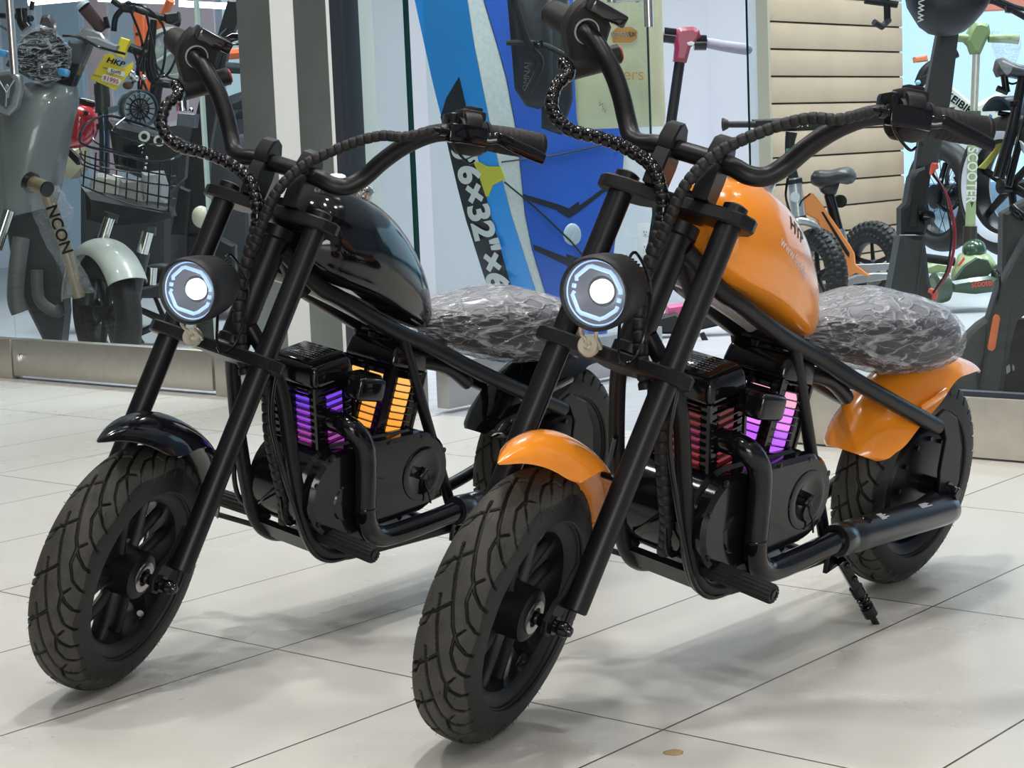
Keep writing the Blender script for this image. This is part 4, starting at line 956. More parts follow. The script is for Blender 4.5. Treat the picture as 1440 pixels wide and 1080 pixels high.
mb = MB(); slab(mb, [(6, 122), (10, 118), (14, 124), (12, 138), (8, 138)], Y_-.150, .01, .001); ptube(mb, [(-2, 112, Y_-.15), (9, 130, Y_-.15), (20, 112, Y_-.15)], .003, 6, smooth=False); ptube(mb, [(9, 130, Y_-.15), (8, 150, Y_-.15)], .003, 6, smooth=False); obj('emblem', mb, STEEL, tl_)
for px, py, q in ((90, 102, 'lamp'), (3, 75, 'lamp')):
    mb = MB(); mb.box(at(px, py, Y_-.06), (.035, .03, .024), Matrix.Rotation(.3, 3, 'Y'), .006); obj('turn_signal', mb, mat('blue_film', (.04, .26, .55), .3, coat=.6), mo)
mb = MB(); ptube(mb, [(100, 108, Y_), (60, 112, Y_+.02), (10, 88, Y_)], .012, 10); slab(mb, [(84, 86), (112, 90), (100, 128), (82, 120), (62, 112)], Y_+.0, .05, .004); obj('signal_arm', mb, BLKG, mo)
mb = MB(); slab(mb, [(88, 84), (96, 56), (128, 58), (124, 72), (100, 128), (88, 122)], Y_+.03, .06, .01); obj('dash_cover', mb, mat('dark_grey_cover', (.07, .072, .075), .3, coat=.3), mo)
mb = MB(); slab(mb, [(54, 36), (58, 22), (68, 20), (75, 30), (74, 50), (56, 46)], Y_+.03, .05, .008); obj('mirror', mb, mat('mirror_grey', (.12, .10, .11), .2, .3), mo)
mb = MB(); slab(mb, [(106, 52), (118, 38), (142, 46), (150, 58), (130, 56), (112, 58)], Y_-.02, .06, .006); slab(mb, [(120, 50), (136, 52), (165, 64), (160, 72), (140, 70), (118, 58)], Y_-.05, .05, .005); obj('handlebar_cover', mb, mat('silver_grey_cover', (.25, .25, .27), .3, coat=.4), mo)
mb = MB(); ptube(mb, [(118, 10, Y_-.02), (144, 42, Y_+.02)], [.022, .020], 16); obj('grip', mb, mat('maroon_grip', (.06, .022, .025), .35), mo)
mb = MB(); disc(mb, 117, 8, Y_-.02, .022, (.6, 0, -.8), [(.0001, -.01), (.018, -.01), (.023, -.006), (.023, .004)]); obj('bar_end', mb, mat('pale_bar_end', (.5, .6, .65), .3), mo)
mb = MB(); ptube(mb, [(0, 22, Y_+.1), (30, 24, Y_+.05), (44, 26, Y_)], .010, 10); ptube(mb, [(30, 12, Y_), (32, 30, Y_), (38, 40, Y_)], .020, 10); ptube(mb, [(46, 2, Y_), (44, 14, Y_)], .008, 8); ptube(mb, [(0, 36, Y_), (12, 44, Y_), (20, 60, Y_)], .004, 8); ptube(mb, [(88, 50, Y_-.1), (110, 52, Y_-.1), (140, 66, Y_-.1), (176, 76, Y_-.12)], .0045, 8); ptube(mb, [(148, 24, Y_), (152, 40, Y_)], .008, 8)
obj('handlebar', mb, BLKG, mo)

# ---- bronze folding scooter stem
bs = G0('folding_scooter', 'bronze scooter stem in a clear bag, in front of the grey moped', 'scooter'); Y_ = 5.72
BRZ = mat('bronze_paint', (.36, .27, .17), .3, .7)
mb = MB(); ptube(mb, [(64, 268, Y_), (90, 340, Y_+.02), (112, 418, Y_+.04)], .019, 20, smooth=False); obj('stem', mb, BRZ, bs)
mb = MB(); ptube(mb, [(46, 258, Y_+.01), (66, 266, Y_-.03)], .0235, 22, smooth=False); obj('handle', mb, BRZ, bs)
mb = MB(); ptube(mb, [(65, 265.6, Y_-.029), (67.5, 266.6, Y_-.034)], .024, 22, smooth=False); ptube(mb, [(40, 255, Y_+.02), (46, 258, Y_+.012)], .032, 22, smooth=False); obj('end_cap', mb, BLKG, bs)
mb = MB(); rings = []; rn = np.random.RandomState(6)
for i in range(15):
    t = i/14; c = at(58+52*t+4*math.sin(9*t), 262+150*t, Y_+.01+.03*t); w2 = (.052+.012*math.sin(7*t))*(1-.3*t)
    rings.append([c+Vector((w2*math.cos(2*PI*k/18)*(1+.15*rn.randn()*.5), .035*math.sin(2*PI*k/18), 0)) for k in range(18)])
mb.loft(rings); obj('plastic_bag', mb, wrap_mat('thin_bag', .55, 1.5, .05, .15), bs, 20)
def text_at(name, txt, px, py, Y, h, dirx, diry, m, parent, **k):
    p = at(px, py, Y); a = at(px+dirx[0], py+dirx[1], Y)-p; b = at(px+diry[0], py+diry[1], Y)-p
    return lettering(name, txt, h, basis(p, a, b), m, parent, **k)
text_at('lettering', 'NCON', 83, 323, Y_-.022, .05, (10, 28), (28, -10), BLKG, bs, bold=.001)
# ---- red motorbike behind
rm = G0('motorcycle', 'red tank motorbike with small black round headlight behind the glass', 'motorcycle'); Y_ = 6.45
mb = MB(); rings = []
for (x, y0, y1, w2) in ((84, 168, 196, .02), (92, 152, 208, .06), (104, 147, 209, .08), (120, 147, 206, .08), (132, 150, 196, .06), (138, 158, 178, .02)):
    p0 = at(x, y0, Y_); p1 = at(x, y1, Y_); c = (p0+p1)/2; h = (p0-p1).length/2
    rings.append([c+Vector((0, w2*math.cos(2*PI*k/20), h*math.copysign(abs(math.sin(2*PI*k/20))**.6, math.sin(2*PI*k/20)))) for k in range(20)])
mb.loft(rings); rt_ = obj('fuel_tank', mb, mat('red_gloss', (.62, .012, .03), .2, coat=1), rm, 60)
mb = MB(); mb.sphere(at(121, 159, Y_-.085), .009, 10, 8); obj('bolt', mb, GAP, rt_)
mb = MB(); ptube(mb, [(90, 150, Y_), (112, 142, Y_), (136, 147, Y_)], .012, 10); slab(mb, [(78, 200), (84, 196), (110, 222), (108, 232)], Y_, .05); obj('tank_trim', mb, BLKG, rm)
BLU = mat('blue_grey_tube', (.07, .10, .15), .2, .6)
mb = MB(); ptube(mb, [(142, 112, Y_-.1), (147, 190, Y_-.1), (147, 250, Y_-.1)], .018, 18, smooth=False); fk = obj('fork_tube', mb, BLU, rm)
mb = MB()
for y, h in ((126, 8), (145, 14), (178, 4)): ptube(mb, [(142+(y-112)*.06, y-h, Y_-.1), (142+(y-112)*.06+.5, y+h, Y_-.1)], .026, 18, smooth=False)
obj('fork_collar', mb, DGREY, fk)
hc_ = at(196, 153, Y_-.15); fx = Vector((.55, -.8, -.12)).normalized()
mb = MB(); mb.lathe([(.0001, -.09), (.035, -.085), (.058, -.05), (.066, -.01), (.066, .01), (.060, .012), (.056, .0)], hc_, fx, 36); hl_ = obj('headlight', mb, mat('slate_headlight_shell', (.045, .06, .075), .3, coat=.4), rm)
mb = MB(); mb.lathe([(.0001, -.002), (.056, .0)], hc_, fx, 36); q = fx.cross(Vector((0, 0, 1))).normalized(); q2 = q.cross(fx)
obj('lens', mb, mat('faceted_lens', (.45, .5, .5), .15, .6, bump=(120, 1.0)), hl_)
mb = MB()
for k in range(8): a = PI*k/8; d_ = q*math.cos(a)+q2*math.sin(a); mb.tube([hc_+fx*.006-d_*.052, hc_+fx*.006+d_*.052], .0022, 6)
mb.lathe([(.03, .003), (.033, .008), (.036, .003)], hc_, fx, 30); obj('grille', mb, BLKG, hl_)
mb = MB(); slab(mb, [(151, 151), (176, 146), (178, 154), (153, 160)], Y_-.17, .006, .001); obj('bracket', mb, mat('blue_grey_bracket', (.2, .27, .33), .3, .6), rm)
mb = MB(); mb.lathe([(.0001, .008), (.008, .006), (.009, 0)], at(176, 150.5, Y_-.17), (0, -1, 0), 14); obj('bolt', mb, CHR, rm)
mb = MB(); ptube(mb, [(168, 62, Y_-.12), (196, 72, Y_-.1), (216, 82, Y_-.08)], .016, 14, smooth=False); ptube(mb, [(158, 0, Y_-.1), (170, 8, Y_-.1), (184, 10, Y_-.1), (200, 16, Y_-.1), (232, 26, Y_-.08), (252, 34, Y_-.05)], .011, 10)
ptube(mb, [(175, 10, Y_-.12), (163, 24, Y_-.12), (160, 44, Y_-.12)], .010, 10); ptube(mb, [(216, 28, Y_-.1), (214, 60, Y_-.1), (212, 92, Y_-.1), (220, 118, Y_-.1)], .012, 10)
hb_ = obj('handlebar', mb, BLK, rm)
mb = MB()
for pts in ([(176, 4), (204, 10), (228, 34), (233, 62), (228, 100), (214, 122)], [(184, 16), (200, 60), (202, 100), (196, 136)], [(206, 20), (216, 70), (222, 104), (236, 104), (250, 76)], [(210, 40), (196, 90), (186, 118)], [(180, 100), (192, 108), (200, 112), (208, 130)], [(186, 68), (194, 92), (195, 130)]):
    ptube(mb, [(a, b, Y_-.2+.02*i) for i, (a, b) in enumerate(pts)], .0045, 8)
obj('brake_cable', mb, BLKG, hb_)
mb = MB(); slab(mb, [(168, 6), (180, 0), (188, 8), (184, 18), (170, 16)], Y_-.16, .05, .006); slab(mb, [(230, 18), (250, 16), (252, 28), (240, 34), (232, 32)], Y_-.13, .05, .006); obj('switch_block', mb, BLKM, hb_)
mb = MB(); mb.sphere(at(184, 104, Y_-.22), .018, 12, 8); mb.sphere(at(202, 109, Y_-.22), .010, 10, 8); mb.sphere(at(190, 110, Y_-.2), .014, 12, 8); obj('clamp', mb, CHR, hb_)
mb = MB(); mb.sphere(at(180, 120, Y_-.2), (.018, .01, .014), 12, 8); obj('knob', mb, mat('brown_knob', (.13, .06, .04), .4), hb_)
# price tag on its yellow strap
pt = G0('price_tag', 'yellow price tag reading 1995 hanging from a handlebar', 'price tag'); Y_ = 6.18
YEL = mat('yellow_card', (.78, .60, .03), .45)
mb = MB(); slab(mb, [(127, 111), (148, 76), (160, 76), (163, 88), (172, 96), (188, 86), (187, 96), (163, 127)], Y_, .0015); obj('card', mb, YEL, pt)
mb = MB(); p0 = at(160, 80, Y_+.02); 
slab(mb, [(161, 70), (170, 52), (183, 56), (176, 70), (174, 82), (162, 78)], Y_+.01, .04, .003); obj('strap', mb, YEL, pt)
rl = Matrix.Rotation(0, 4, 'X')
mb = MB(); slab(mb, [(153, 95), (175, 101), (176, 104), (174, 108), (152, 102), (151, 98)], Y_-.002, .001); slab(mb, [(146, 104), (169, 111), (170, 115), (166, 120), (143, 114), (142, 109)], Y_-.002, .001); lbx = obj('sticker', mb, WHITE, pt)
dx_, dy_ = (26, 7.5), (7.5, -26)
text_at('lettering', 'HKP', 162, 87.5, Y_-.003, .024, dx_, dy_, BLKG, pt, bold=.0008, shear=.2, sx=1.3)
text_at('lettering', '$2495', 163, 101, Y_-.004, .014, dx_, dy_, BLKG, pt)
text_at('lettering', '$1995', 156, 112.5, Y_-.004, .021, dx_, dy_, mat('red_ink', (.5, .02, .03), .5), pt, bold=.0003)
text_at('lettering', 'MSRP', 148, 96, Y_-.003, .007, dx_, dy_, BLKG, pt); text_at('lettering', 'NOW', 137, 107, Y_-.003, .009, dx_, dy_, BLKG, pt, sx=1.3)
mb = MB(); ptube(mb, [(154, 105, Y_-.004), (176, 97, Y_-.004)], .0008, 5, smooth=False); obj('strike_line', mb, MC['red_ink'], pt)

# ---- bike with front basket, pale fender
bb = G0('electric_bike', 'black electric bike with wire basket and pale grey front fender', 'bicycle'); Y_ = 5.95
CREAM = mat('pale_grey_fender', (.52, .54, .50), .35, coat=.3)
ax_ = Vector((.80, .60, .0)).normalized(); wc = at(150, 440, Y_-.04)
wheel(bb, 'front_wheel', wc, .205, .085, ax_, 8, .62, knob=None)
fwd = ax_.cross(Vector((0, 0, 1))).normalized(); fwd = fwd if fwd.y < 0 else -fwd
rings = []
for i in range(22):
    a = math.radians(30+140*i/21); rings.append([])
    for k in range(13):
        u_ = -1+2*k/12; rr = .240-.045*(1-math.cos(u_*PI/2)); rings[-1].append(wc+(fwd*math.cos(a)+Vector((0, 0, 1))*math.sin(a))*rr+ax_*(.066*math.sin(u_*PI/2)))
    rings[-1] += [p+(wc-p).normalized()*.004 for p in rings[-1][::-1]]
mb = MB().loft(rings); obj('front_fender', mb, CREAM, bb, 60)
mb = MB()
for x0, y0, x1, y1 in ((154, 306, 143, 340), (208, 326, 200, 356)):
    ptube(mb, [(x0, y0, Y_-.02), (x1, y1, Y_-.02)], .019, 18, smooth=False)
ptube(mb, [(214, 376, Y_-.06), (212, 400, Y_-.06)], .017, 16, smooth=False); obj('fork_stanchion', mb, CHR, bb)
mb = MB(); ptube(mb, [(143, 338, Y_), (130, 372, Y_+.02), (122, 430, Y_)], .026, 14); ptube(mb, [(200, 354, Y_), (190, 400, Y_), (180, 450, Y_)], .026, 14); ptube(mb, [(157, 300, Y_), (154, 310, Y_)], .026, 14, smooth=False); ptube(mb, [(209, 318, Y_), (208, 330, Y_)], .026, 14, smooth=False)
obj('fork_leg', mb, DGREY, bb)
mb = MB(); slab(mb, [(118, 270), (236, 292), (240, 305), (222, 312), (160, 318), (120, 310)], Y_+.02, .14, .02); slab(mb, [(150, 168), (228, 186), (262, 200), (258, 250), (236, 270), (200, 252), (160, 236)], Y_+.22, .1, .02)
obj('head_shell', mb, BLKM, bb)
mb = MB()
for px, py in ((203, 192), (224, 198)): mb.lathe([(.011, .006), (.018, .006), (.0185, 0), (.0105, 0)], at(px, py, Y_+.20), (0, -1, 0), 24)
obj('washer_ring', mb, mat('cream_plastic', (.62, .64, .58), .4), bb)
mb = MB(); slab(mb, [(172, 203), (190, 198), (200, 204), (194, 236), (178, 238), (170, 228)], Y_+.08, .07, .01); obj('lamp_housing', mb, BLKG, bb)
mb = MB()
for a, b in ((199, 208), (198, 214), (206, 222), (205, 229), (204, 236), (192, 231)): mb.sphere(at(a, b, Y_+.10), .006, 8, 6)
obj('screw', mb, CHR, bb)
# basket
bk = thing('wire_basket', 'black wire basket holding wrapped parcels on the front of the electric bike', 'basket'); Yb = 5.86
mb = MB(); W_ = .0028
loop1 = [(112, 196, Yb), (122, 174, Yb+.1), (150, 163, Yb+.25), (190, 172, Yb+.3), (240, 190, Yb+.3), (262, 205, Yb+.15), (246, 222, Yb), (215, 228, Yb-.05), (160, 214, Yb-.05), (124, 206, Yb-.04)]
mb.tube(cr([at(*p) for p in loop1], 5, True), .0042, 8, loop=True); obj('rim_wire', mb, BLKG, bk)
mb = MB()
for l_ in ([(132, 184, Yb+.05), (134, 200, Yb), (170, 214, Yb), (196, 220, Yb)], [(176, 166, Yb+.1), (162, 178, Yb+.05), (160, 186, Yb), (200, 200, Yb), (230, 202, Yb+.1), (246, 192, Yb+.2)], [(112, 216, Yb), (124, 230, Yb-.05), (170, 240, Yb-.06), (200, 244, Yb-.06)]):
    ptube(mb, l_, W_, 7)
obj('inner_wire', mb, BLKG, bk)
mb = MB()
for (ya, yb, yc) in ((214, 232, 244), (228, 248, 258), (244, 262, 276), (258, 282, 296)):
    ptube(mb, [(112, ya-6, Yb+.2), (114, ya, Yb+.06), (122, ya+6, Yb-.03), (180, yb+4, Yb-.06), (240, yc+3, Yb-.04), (246, yc, Yb+.1)], W_, 7)
for k in range(9):
    x = 118+k*15; ptube(mb, [(x+2, 212+k*2.4, Yb-.05), (x-1, 262+k*4.4, Yb-.055)], W_*.9, 7, smooth=False)
obj('grid_wire', mb, BLKG, bk)
for i, (poly, c, lb) in enumerate((([(126, 248), (136, 243), (168, 250), (166, 274), (140, 270), (124, 266)], (.50, .48, .44), 'silver plastic wrapped parcel at the left in the wire basket'), ([(168, 252), (200, 250), (200, 284), (166, 274)], (.30, .29, .27), 'grey plastic wrapped parcel in the middle of the wire basket'), ([(198, 242), (226, 240), (233, 262), (231, 286), (202, 282)], (.40, .40, .41), 'tall clear plastic bag at the right in the wire basket'))):
    mb = MB(); slab(mb, poly, Yb+.015, .07, .012); o = obj('wrapped_parcel', mb, mat('parcel_%d' % i, c, .2, .2, bump=(60, 1.0)), None, 20); tag(o, lb, 'parcel', 'parcels in the wire basket')
# ---- dark bike with round headlight
db = G0('electric_bike', 'dark electric bike with a large round headlight, right of the wire basket', 'bicycle'); Y_ = 6.45
wheel(db, 'front_wheel', at(232, 452, Y_+.05), .205, .075, Vector((.35, .93, 0)), 8, .68)
mb = MB(); slab(mb, [(180, 420), (196, 406), (246, 392), (280, 396), (262, 412), (220, 418)], Y_-.03, .14, .008); obj('front_fender', mb, DGREY, db)
mb = MB(); slab(mb, [(320, 0), (340, 0), (338, 20), (322, 60), (296, 200), (286, 330), (255, 330), (262, 215), (285, 120)], Y_+.1, .07, .006); slab(mb, [(252, 262), (268, 268), (262, 330), (240, 330)], Y_+.05, .05, .006); slab(mb, [(262, 330), (300, 330), (330, 345), (330, 400), (290, 430), (262, 420)], Y_+.1, .08, .01); obj('frame', mb, BLKM, db)
hc_ = at(240, 74, Y_+.05); fx = Vector((.35, -.93, 0)).normalized()
mb = MB(); mb.lathe([(.0001, -.05), (.06, -.045), (.088, -.01), (.088, .004), (.076, .008), (.073, -.004)], hc_, fx, 40); hh = obj('headlight', mb, mat('cream_lamp_rim', (.50, .52, .46), .35), db)
mb = MB(); mb.lathe([(.0001, .004), (.073, -.004)], hc_, fx, 40); obj('lens', mb, mat('ribbed_lens', (.34, .38, .38), .2, .4, bump=(80, 1.0)), hh)
mb = MB(); q = fx.cross(Vector((0, 0, 1))).normalized(); q2 = Vector((0, 0, 1))
for k in range(3): a = PI/2+2*PI*k/3; mb.tube([hc_+fx*.006, hc_+fx*.006+(q*math.cos(a)+q2*math.sin(a))*.070], .005, 8)
obj('lens_divider', mb, mat('pale_divider', (.55, .6, .6), .3), hh)
mb = MB(); ptube(mb, [(196, 100, Y_), (206, 60, Y_), (212, 108, Y_), (232, 118, Y_), (262, 118, Y_+.05)], .014, 12); ptube(mb, [(222, 112, Y_), (218, 150, Y_), (232, 190, Y_+.05)], .022, 12)
ptube(mb, [(214, 86, Y_-.05), (236, 108, Y_-.06), (262, 108, Y_-.06), (290, 70, Y_), (320, 40, Y_+.1)], .0045, 8); obj('fork_crown', mb, BLK, db)
mb = MB(); ptube(mb, [(255, 134, Y_+.2), (257, 156, Y_+.2)], .024, 18, smooth=False); mb.sphere(at(269, 155, Y_+.15), .010, 10, 8); obj('stem_collar', mb, CHR, db)
# things seen beside the pillar
pb = G0('motorcycle', 'black fuel tank and bars of a bike half hidden by the pillar', 'motorcycle'); Y_ = 6.3
mb = MB(); slab(mb, [(308, 142), (322, 134), (345, 126), (360, 126), (360, 166), (318, 168), (308, 160)], Y_, .14, .03, smooth=True); obj('fuel_tank', mb, mat('blue_black_gloss', (.02, .026, .035), .2, coat=.8), pb)
mb = MB(); ptube(mb, [(318, 95, Y_), (360, 98, Y_)], [.019, .017], 14, smooth=False); obj('grip', mb, DGREY, pb)
mb = MB(); slab(mb, [(312, 54), (326, 46), (345, 48), (345, 58), (330, 54)], Y_, .05, .004); ptube(mb, [(306, 100, Y_), (320, 66, Y_), (345, 62, Y_)], .004, 8); ptube(mb, [(300, 78, Y_), (322, 60, Y_), (335, 55, Y_)], .004, 8); slab(mb, [(334, 46), (338, 34), (344, 36), (346, 50)], Y_, .03, .003); obj('brake_lever', mb, BLKG, pb)
mb = MB(); slab(mb, [(322, 190), (345, 188), (352, 210), (350, 240), (320, 232)], Y_, .12, .01); slab(mb, [(250, 158), (275, 160), (272, 180), (248, 176)], Y_+.1, .1, .004); obj('side_cover', mb, mat('slate_cover', (.10, .11, .14), .35), pb)
mb = MB(); mb.sphere(at(283, 305, 5.85), (.03, .03, .035), 16, 12)
tag(obj('headlight_bulb', mb, mat('cream_globe', (.60, .55, .42), .3)), 'small cream lamp low behind the glass beside the grey pillar', 'lamp')
# ---- orange balance bike
ob = G0('balance_bike', 'orange balance bike with black saddle and knobbly tyres, in front of the slatwall', 'bicycle'); Y_ = 6.15
OBK = mat('balance_bike_orange', (.90, .30, .07), .35, coat=.3)
axl = Vector((.90, .42, 0)).normalized()
wheel(ob, 'front_wheel', at(1150, 388, Y_), .155, .062, Vector((.93, .36, .0)), 5, .62, knob=(38, 6))
wheel(ob, 'rear_wheel', at(1228, 372, 6.75), .155, .060, Vector((.80, .60, 0)), 5, .60, knob=(38, 6))
mb = MB(); slab(mb, [(1130, 276), (1144, 272), (1158, 290), (1196, 345), (1202, 356), (1204, 372), (1222, 386), (1224, 390), (1204, 384), (1170, 402), (1166, 400), (1150, 310), (1132, 300)], Y_+.06, .05, .004)
fo = obj('frame', mb, OBK, ob)
mb = MB(); slab(mb, [(1155, 298), (1158, 298), (1195, 356), (1194, 362), (1190, 358)], Y_+.056, .01, .001); obj('frame_slot', mb, GAP, fo)
mb = MB(); slab(mb, [(1170, 403), (1204, 388), (1228, 384), (1258, 384), (1256, 392), (1200, 400), (1200, 412), (1175, 412)], Y_+.12, .05, .003); slab(mb, [(1204, 372), (1256, 370), (1256, 378), (1222, 384), (1206, 380)], Y_+.1, .02, .001); obj('footboard', mb, mat('dull_alloy', (.35, .36, .38), .35, .8), ob)
mb = MB(); ptube(mb, [(1117, 250, Y_), (1123, 306, Y_)], .0225, 20, smooth=False); obj('fork_tube', mb, mat('silver_fork', (.55, .56, .58), .3, .7), ob)
mb = MB(); ptube(mb, [(1112, 318, Y_-.03), (1124, 311, Y_-.03), (1144, 316, Y_-.02), (1156, 332, Y_)], [.012, .014, .012, .008], 10); obj('fork_crown', mb, MC['silver_fork'], ob)
mb = MB(); ptube(mb, [(1113, 186, Y_), (1110, 215, Y_), (1116, 252, Y_)], [.020, .014, .018], 12); ptube(mb, [(1117, 252, Y_-.0), (1118, 258, Y_)], .026, 16, smooth=False); ptube(mb, [(1123, 304, Y_), (1124, 309, Y_)], .025, 16, smooth=False); obj('steering_stem', mb, BLKM, ob)
mb = MB(); slab(mb, [(1058, 168), (1120, 165), (1160, 170), (1160, 180), (1120, 184), (1062, 182)], Y_, .03, .006); ptube(mb, [(1020, 175, Y_), (1062, 175, Y_)], .011, 14, smooth=False); hb2 = obj('handlebar', mb, BLKM, ob)
mb = MB(); mb.lathe([(.0001, -.018), (.014, -.014), (.022, .002), (.020, .006), (.012, .006)], at(1018, 175, Y_), (-1, 0, 0), 20); obj('grip_end', mb, RUB, hb2)
text_at('lettering', 'RDA', 1122, 174.5, Y_-.004, .034, (20, -1.5), (1.5, -20), WHITE, hb2)
mb = MB(); mb.box(at(1108, 213, Y_-.02), (.01, .01, .02)); obj('green_mark', mb, mat('green_mark', (.02, .25, .15), .4), ob)
mb = MB(); ptube(mb, [(1166, 274, Y_+.1), (1178, 322, Y_+.12)], .018, 14, smooth=False); obj('seat_post', mb, BLKG, ob)
mb = MB(); ptube(mb, [(1180, 322, Y_+.12), (1185, 340, Y_+.12)], .018, 14, smooth=False); obj('post_collar', mb, STEEL, ob)
mb = MB(); rings = []
for x, y, hh_, w2 in ((1141, 252, .014, .02), (1146, 250, .024, .035), (1156, 251, .030, .05), (1168, 250, .026, .055), (1180, 246, .024, .065), (1192, 246, .028, .075), (1199, 247, .022, .065), (1203, 248, .010, .03)):
    c = at(x, y, Y_+.1); rings.append([c+Vector((.3*w2*math.cos(2*PI*k/18), w2*math.cos(2*PI*k/18), hh_*math.sin(2*PI*k/18)*(1 if math.sin(2*PI*k/18) > 0 else 1.15))) for k in range(18)])
mb.loft(rings); slab(mb, [(1150, 256), (1182, 256), (1176, 274), (1166, 278), (1156, 270)], Y_+.09, .04, .006); obj('saddle', mb, mat('saddle_vinyl', (.028, .028, .03), .4), ob, 70)
mb = MB(); disc(mb, 1181, 283, Y_+.18, .022, (.2, -1, 0)); obj('reflector', mb, GAP, ob)
mb = MB(); ptube(mb, [(1108, 250, Y_-.03), (1105, 275, Y_-.03), (1110, 296, Y_-.02)], .004, 8); ptube(mb, [(1140, 272, Y_-.02), (1128, 282, Y_-.02), (1124, 290, Y_-.02)], .003, 8); obj('brake_cable', mb, BLKG, ob)
mb = MB(); mb.lathe([(.0001, .004), (.016, .004), (.017, 0)], at(1118, 277, Y_-.02), (0, -1, 0), 20); obj('badge', mb, mat('pale_badge', (.6, .62, .65), .3), ob)

# ---- black electric scooter with a bag on its bars
es = G0('electric_scooter', 'folding black electric scooter with red cable loop and a bag on its bars', 'scooter'); Y_ = 5.3
SCB = mat('scooter_black', (.030, .032, .034), .42)
mb = MB(); slab(mb, [(1321, 40), (1350, 40), (1338, 140), (1318, 238), (1288, 238), (1300, 150)], Y_, .05, .008); obj('stem', mb, SCB, es)
mb = MB(); slab(mb, [(1290, 238), (1302, 234), (1310, 244), (1304, 290), (1310, 300), (1302, 330), (1268, 330), (1268, 294), (1276, 286), (1282, 250)], Y_-.02, .08, .008); slab(mb, [(1284, 284), (1292, 286), (1290, 320), (1278, 320)], Y_-.03, .03, .003); fj = obj('folding_joint', mb, BLKM, es)
mb = MB(); disc(mb, 1304, 306, Y_-.03, .020, (.4, -1, 0)); mb.sphere(at(1294, 299, Y_-.04), .006, 8, 6); obj('latch', mb, BLKG, fj)
mb = MB(); slab(mb, [(1267, 333), (1300, 333), (1303, 350), (1308, 395), (1328, 470), (1330, 520), (1250, 520), (1246, 450)], Y_-.03, .10, .010); slab(mb, [(1296, 350), (1300, 350), (1290, 440), (1284, 440)], Y_-.034, .01, .001); obj('steering_base', mb, SCB, es)
mb = MB(); ptube(mb, [(1311, 244, Y_-.04), (1328, 268, Y_-.06), (1338, 296, Y_-.06), (1343, 330, Y_-.06), (1340, 358, Y_-.06), (1332, 386, Y_-.06), (1312, 412, Y_-.05)], .0042, 10); obj('red_cable', mb, mat('red_cable', (.35, .012, .03), .35), es)
mb = MB(); ptube(mb, [(1312, 244, Y_-.07), (1326, 268, Y_-.09), (1333, 296, Y_-.09), (1338, 330, Y_-.09), (1336, 356, Y_-.09), (1330, 384, Y_-.09), (1312, 412, Y_-.07)], .0032, 10); obj('black_cable', mb, BLKG, es)
for lst in ([(1310, 246), (1314, 232), (1317, 238), (1314, 250)], [(1306, 408), (1314, 412), (1313, 422), (1306, 418)]):
    mb = MB(); ptube(mb, [(a, b, Y_-.06) for a, b in lst[:3]], [.007, .010, .006], 10); obj('cable_plug', mb, mat('coral_plug', (.75, .10, .07), .4), es)
mb = MB(); ptube(mb, [(1296, 160, Y_-.02), (1288, 185, Y_-.04), (1300, 205, Y_-.06)], .006, 8); slab(mb, [(1326, 152), (1344, 150), (1340, 158), (1330, 162)], Y_-.02, .03, .003); obj('hook', mb, BLKM, es)
mb = MB(); rings = []
for y, xl, xr, d_ in ((-25, 1256, 1370, .06), (-5, 1260, 1374, .09), (12, 1264, 1371, .10), (26, 1272, 1362, .09), (40, 1280, 1350, .07), (50, 1292, 1338, .045), (54, 1304, 1326, .02)):
    c = (at(xl, y, Y_)+at(xr, y, Y_))/2; hw_ = (at(xr, y, Y_)-at(xl, y, Y_)).length/2
    rings.append([c+Vector((hw_*math.copysign(abs(math.cos(2*PI*k/28))**.6, math.cos(2*PI*k/28)), -.13+d_*math.copysign(abs(math.sin(2*PI*k/28))**.7, math.sin(2*PI*k/28)), 0)) for k in range(28)])
mb.loft(rings); sb = obj('handlebar_bag', mb, mat('dark_bag', (.018, .018, .026), .45, bump=(200, .3)), None, 60); tag(sb, 'dark handlebar bag hanging at the top of the black electric scooter', 'bag')
lt = text_at('lettering', 'www', 1294, 11, Y_-.236, .036, (.5, -10), (-10, -.5), WHITE, sb); 
# slatwall hook
mb = MB(); ptube(mb, [(1247, -10, 5.9), (1248, 30, 5.9)], .011, 8, smooth=False); ptube(mb, [(1250, 28, 5.9), (1240, 38, 5.87), (1229, 31, 5.85)], .010, 8, smooth=False); ptube(mb, [(1216, 0, 5.9), (1262, 6, 5.9)], .012, 8, smooth=False)
tag(obj('display_hook', mb, BLKM), 'black metal display hook at the top of the slatwall', 'hook')

# ---- green kick scooter
gs = G0('kick_scooter', 'green three wheel kick scooter with lettering down its stem', 'scooter'); Y_ = 6.55
SAGE = mat('sage_green', (.36, .46, .24), .35, coat=.3); OLV = mat('olive_head', (.20, .28, .12), .4); DGN = mat('dark_green', (.030, .075, .040), .25, coat=.6)
mb = MB(); slab(mb, [(1364, 44), (1370, 32), (1380, 30), (1392, 34), (1394, 46), (1388, 58), (1380, 76), (1368, 76), (1364, 64), (1358, 58)], Y_-.02, .06, .012, smooth=True); obj('handle_head', mb, OLV, gs)
mb = MB(); ptube(mb, [(1345, 53, Y_), (1364, 54, Y_)], .015, 14, smooth=False); ptube(mb, [(1390, 54, Y_), (1418, 54, Y_), (1432, 55, Y_)], [.014, .016, .018, .018], 14); obj('grip', mb, OLV, gs)
mb = MB(); rings = []; rn = np.random.RandomState(9)
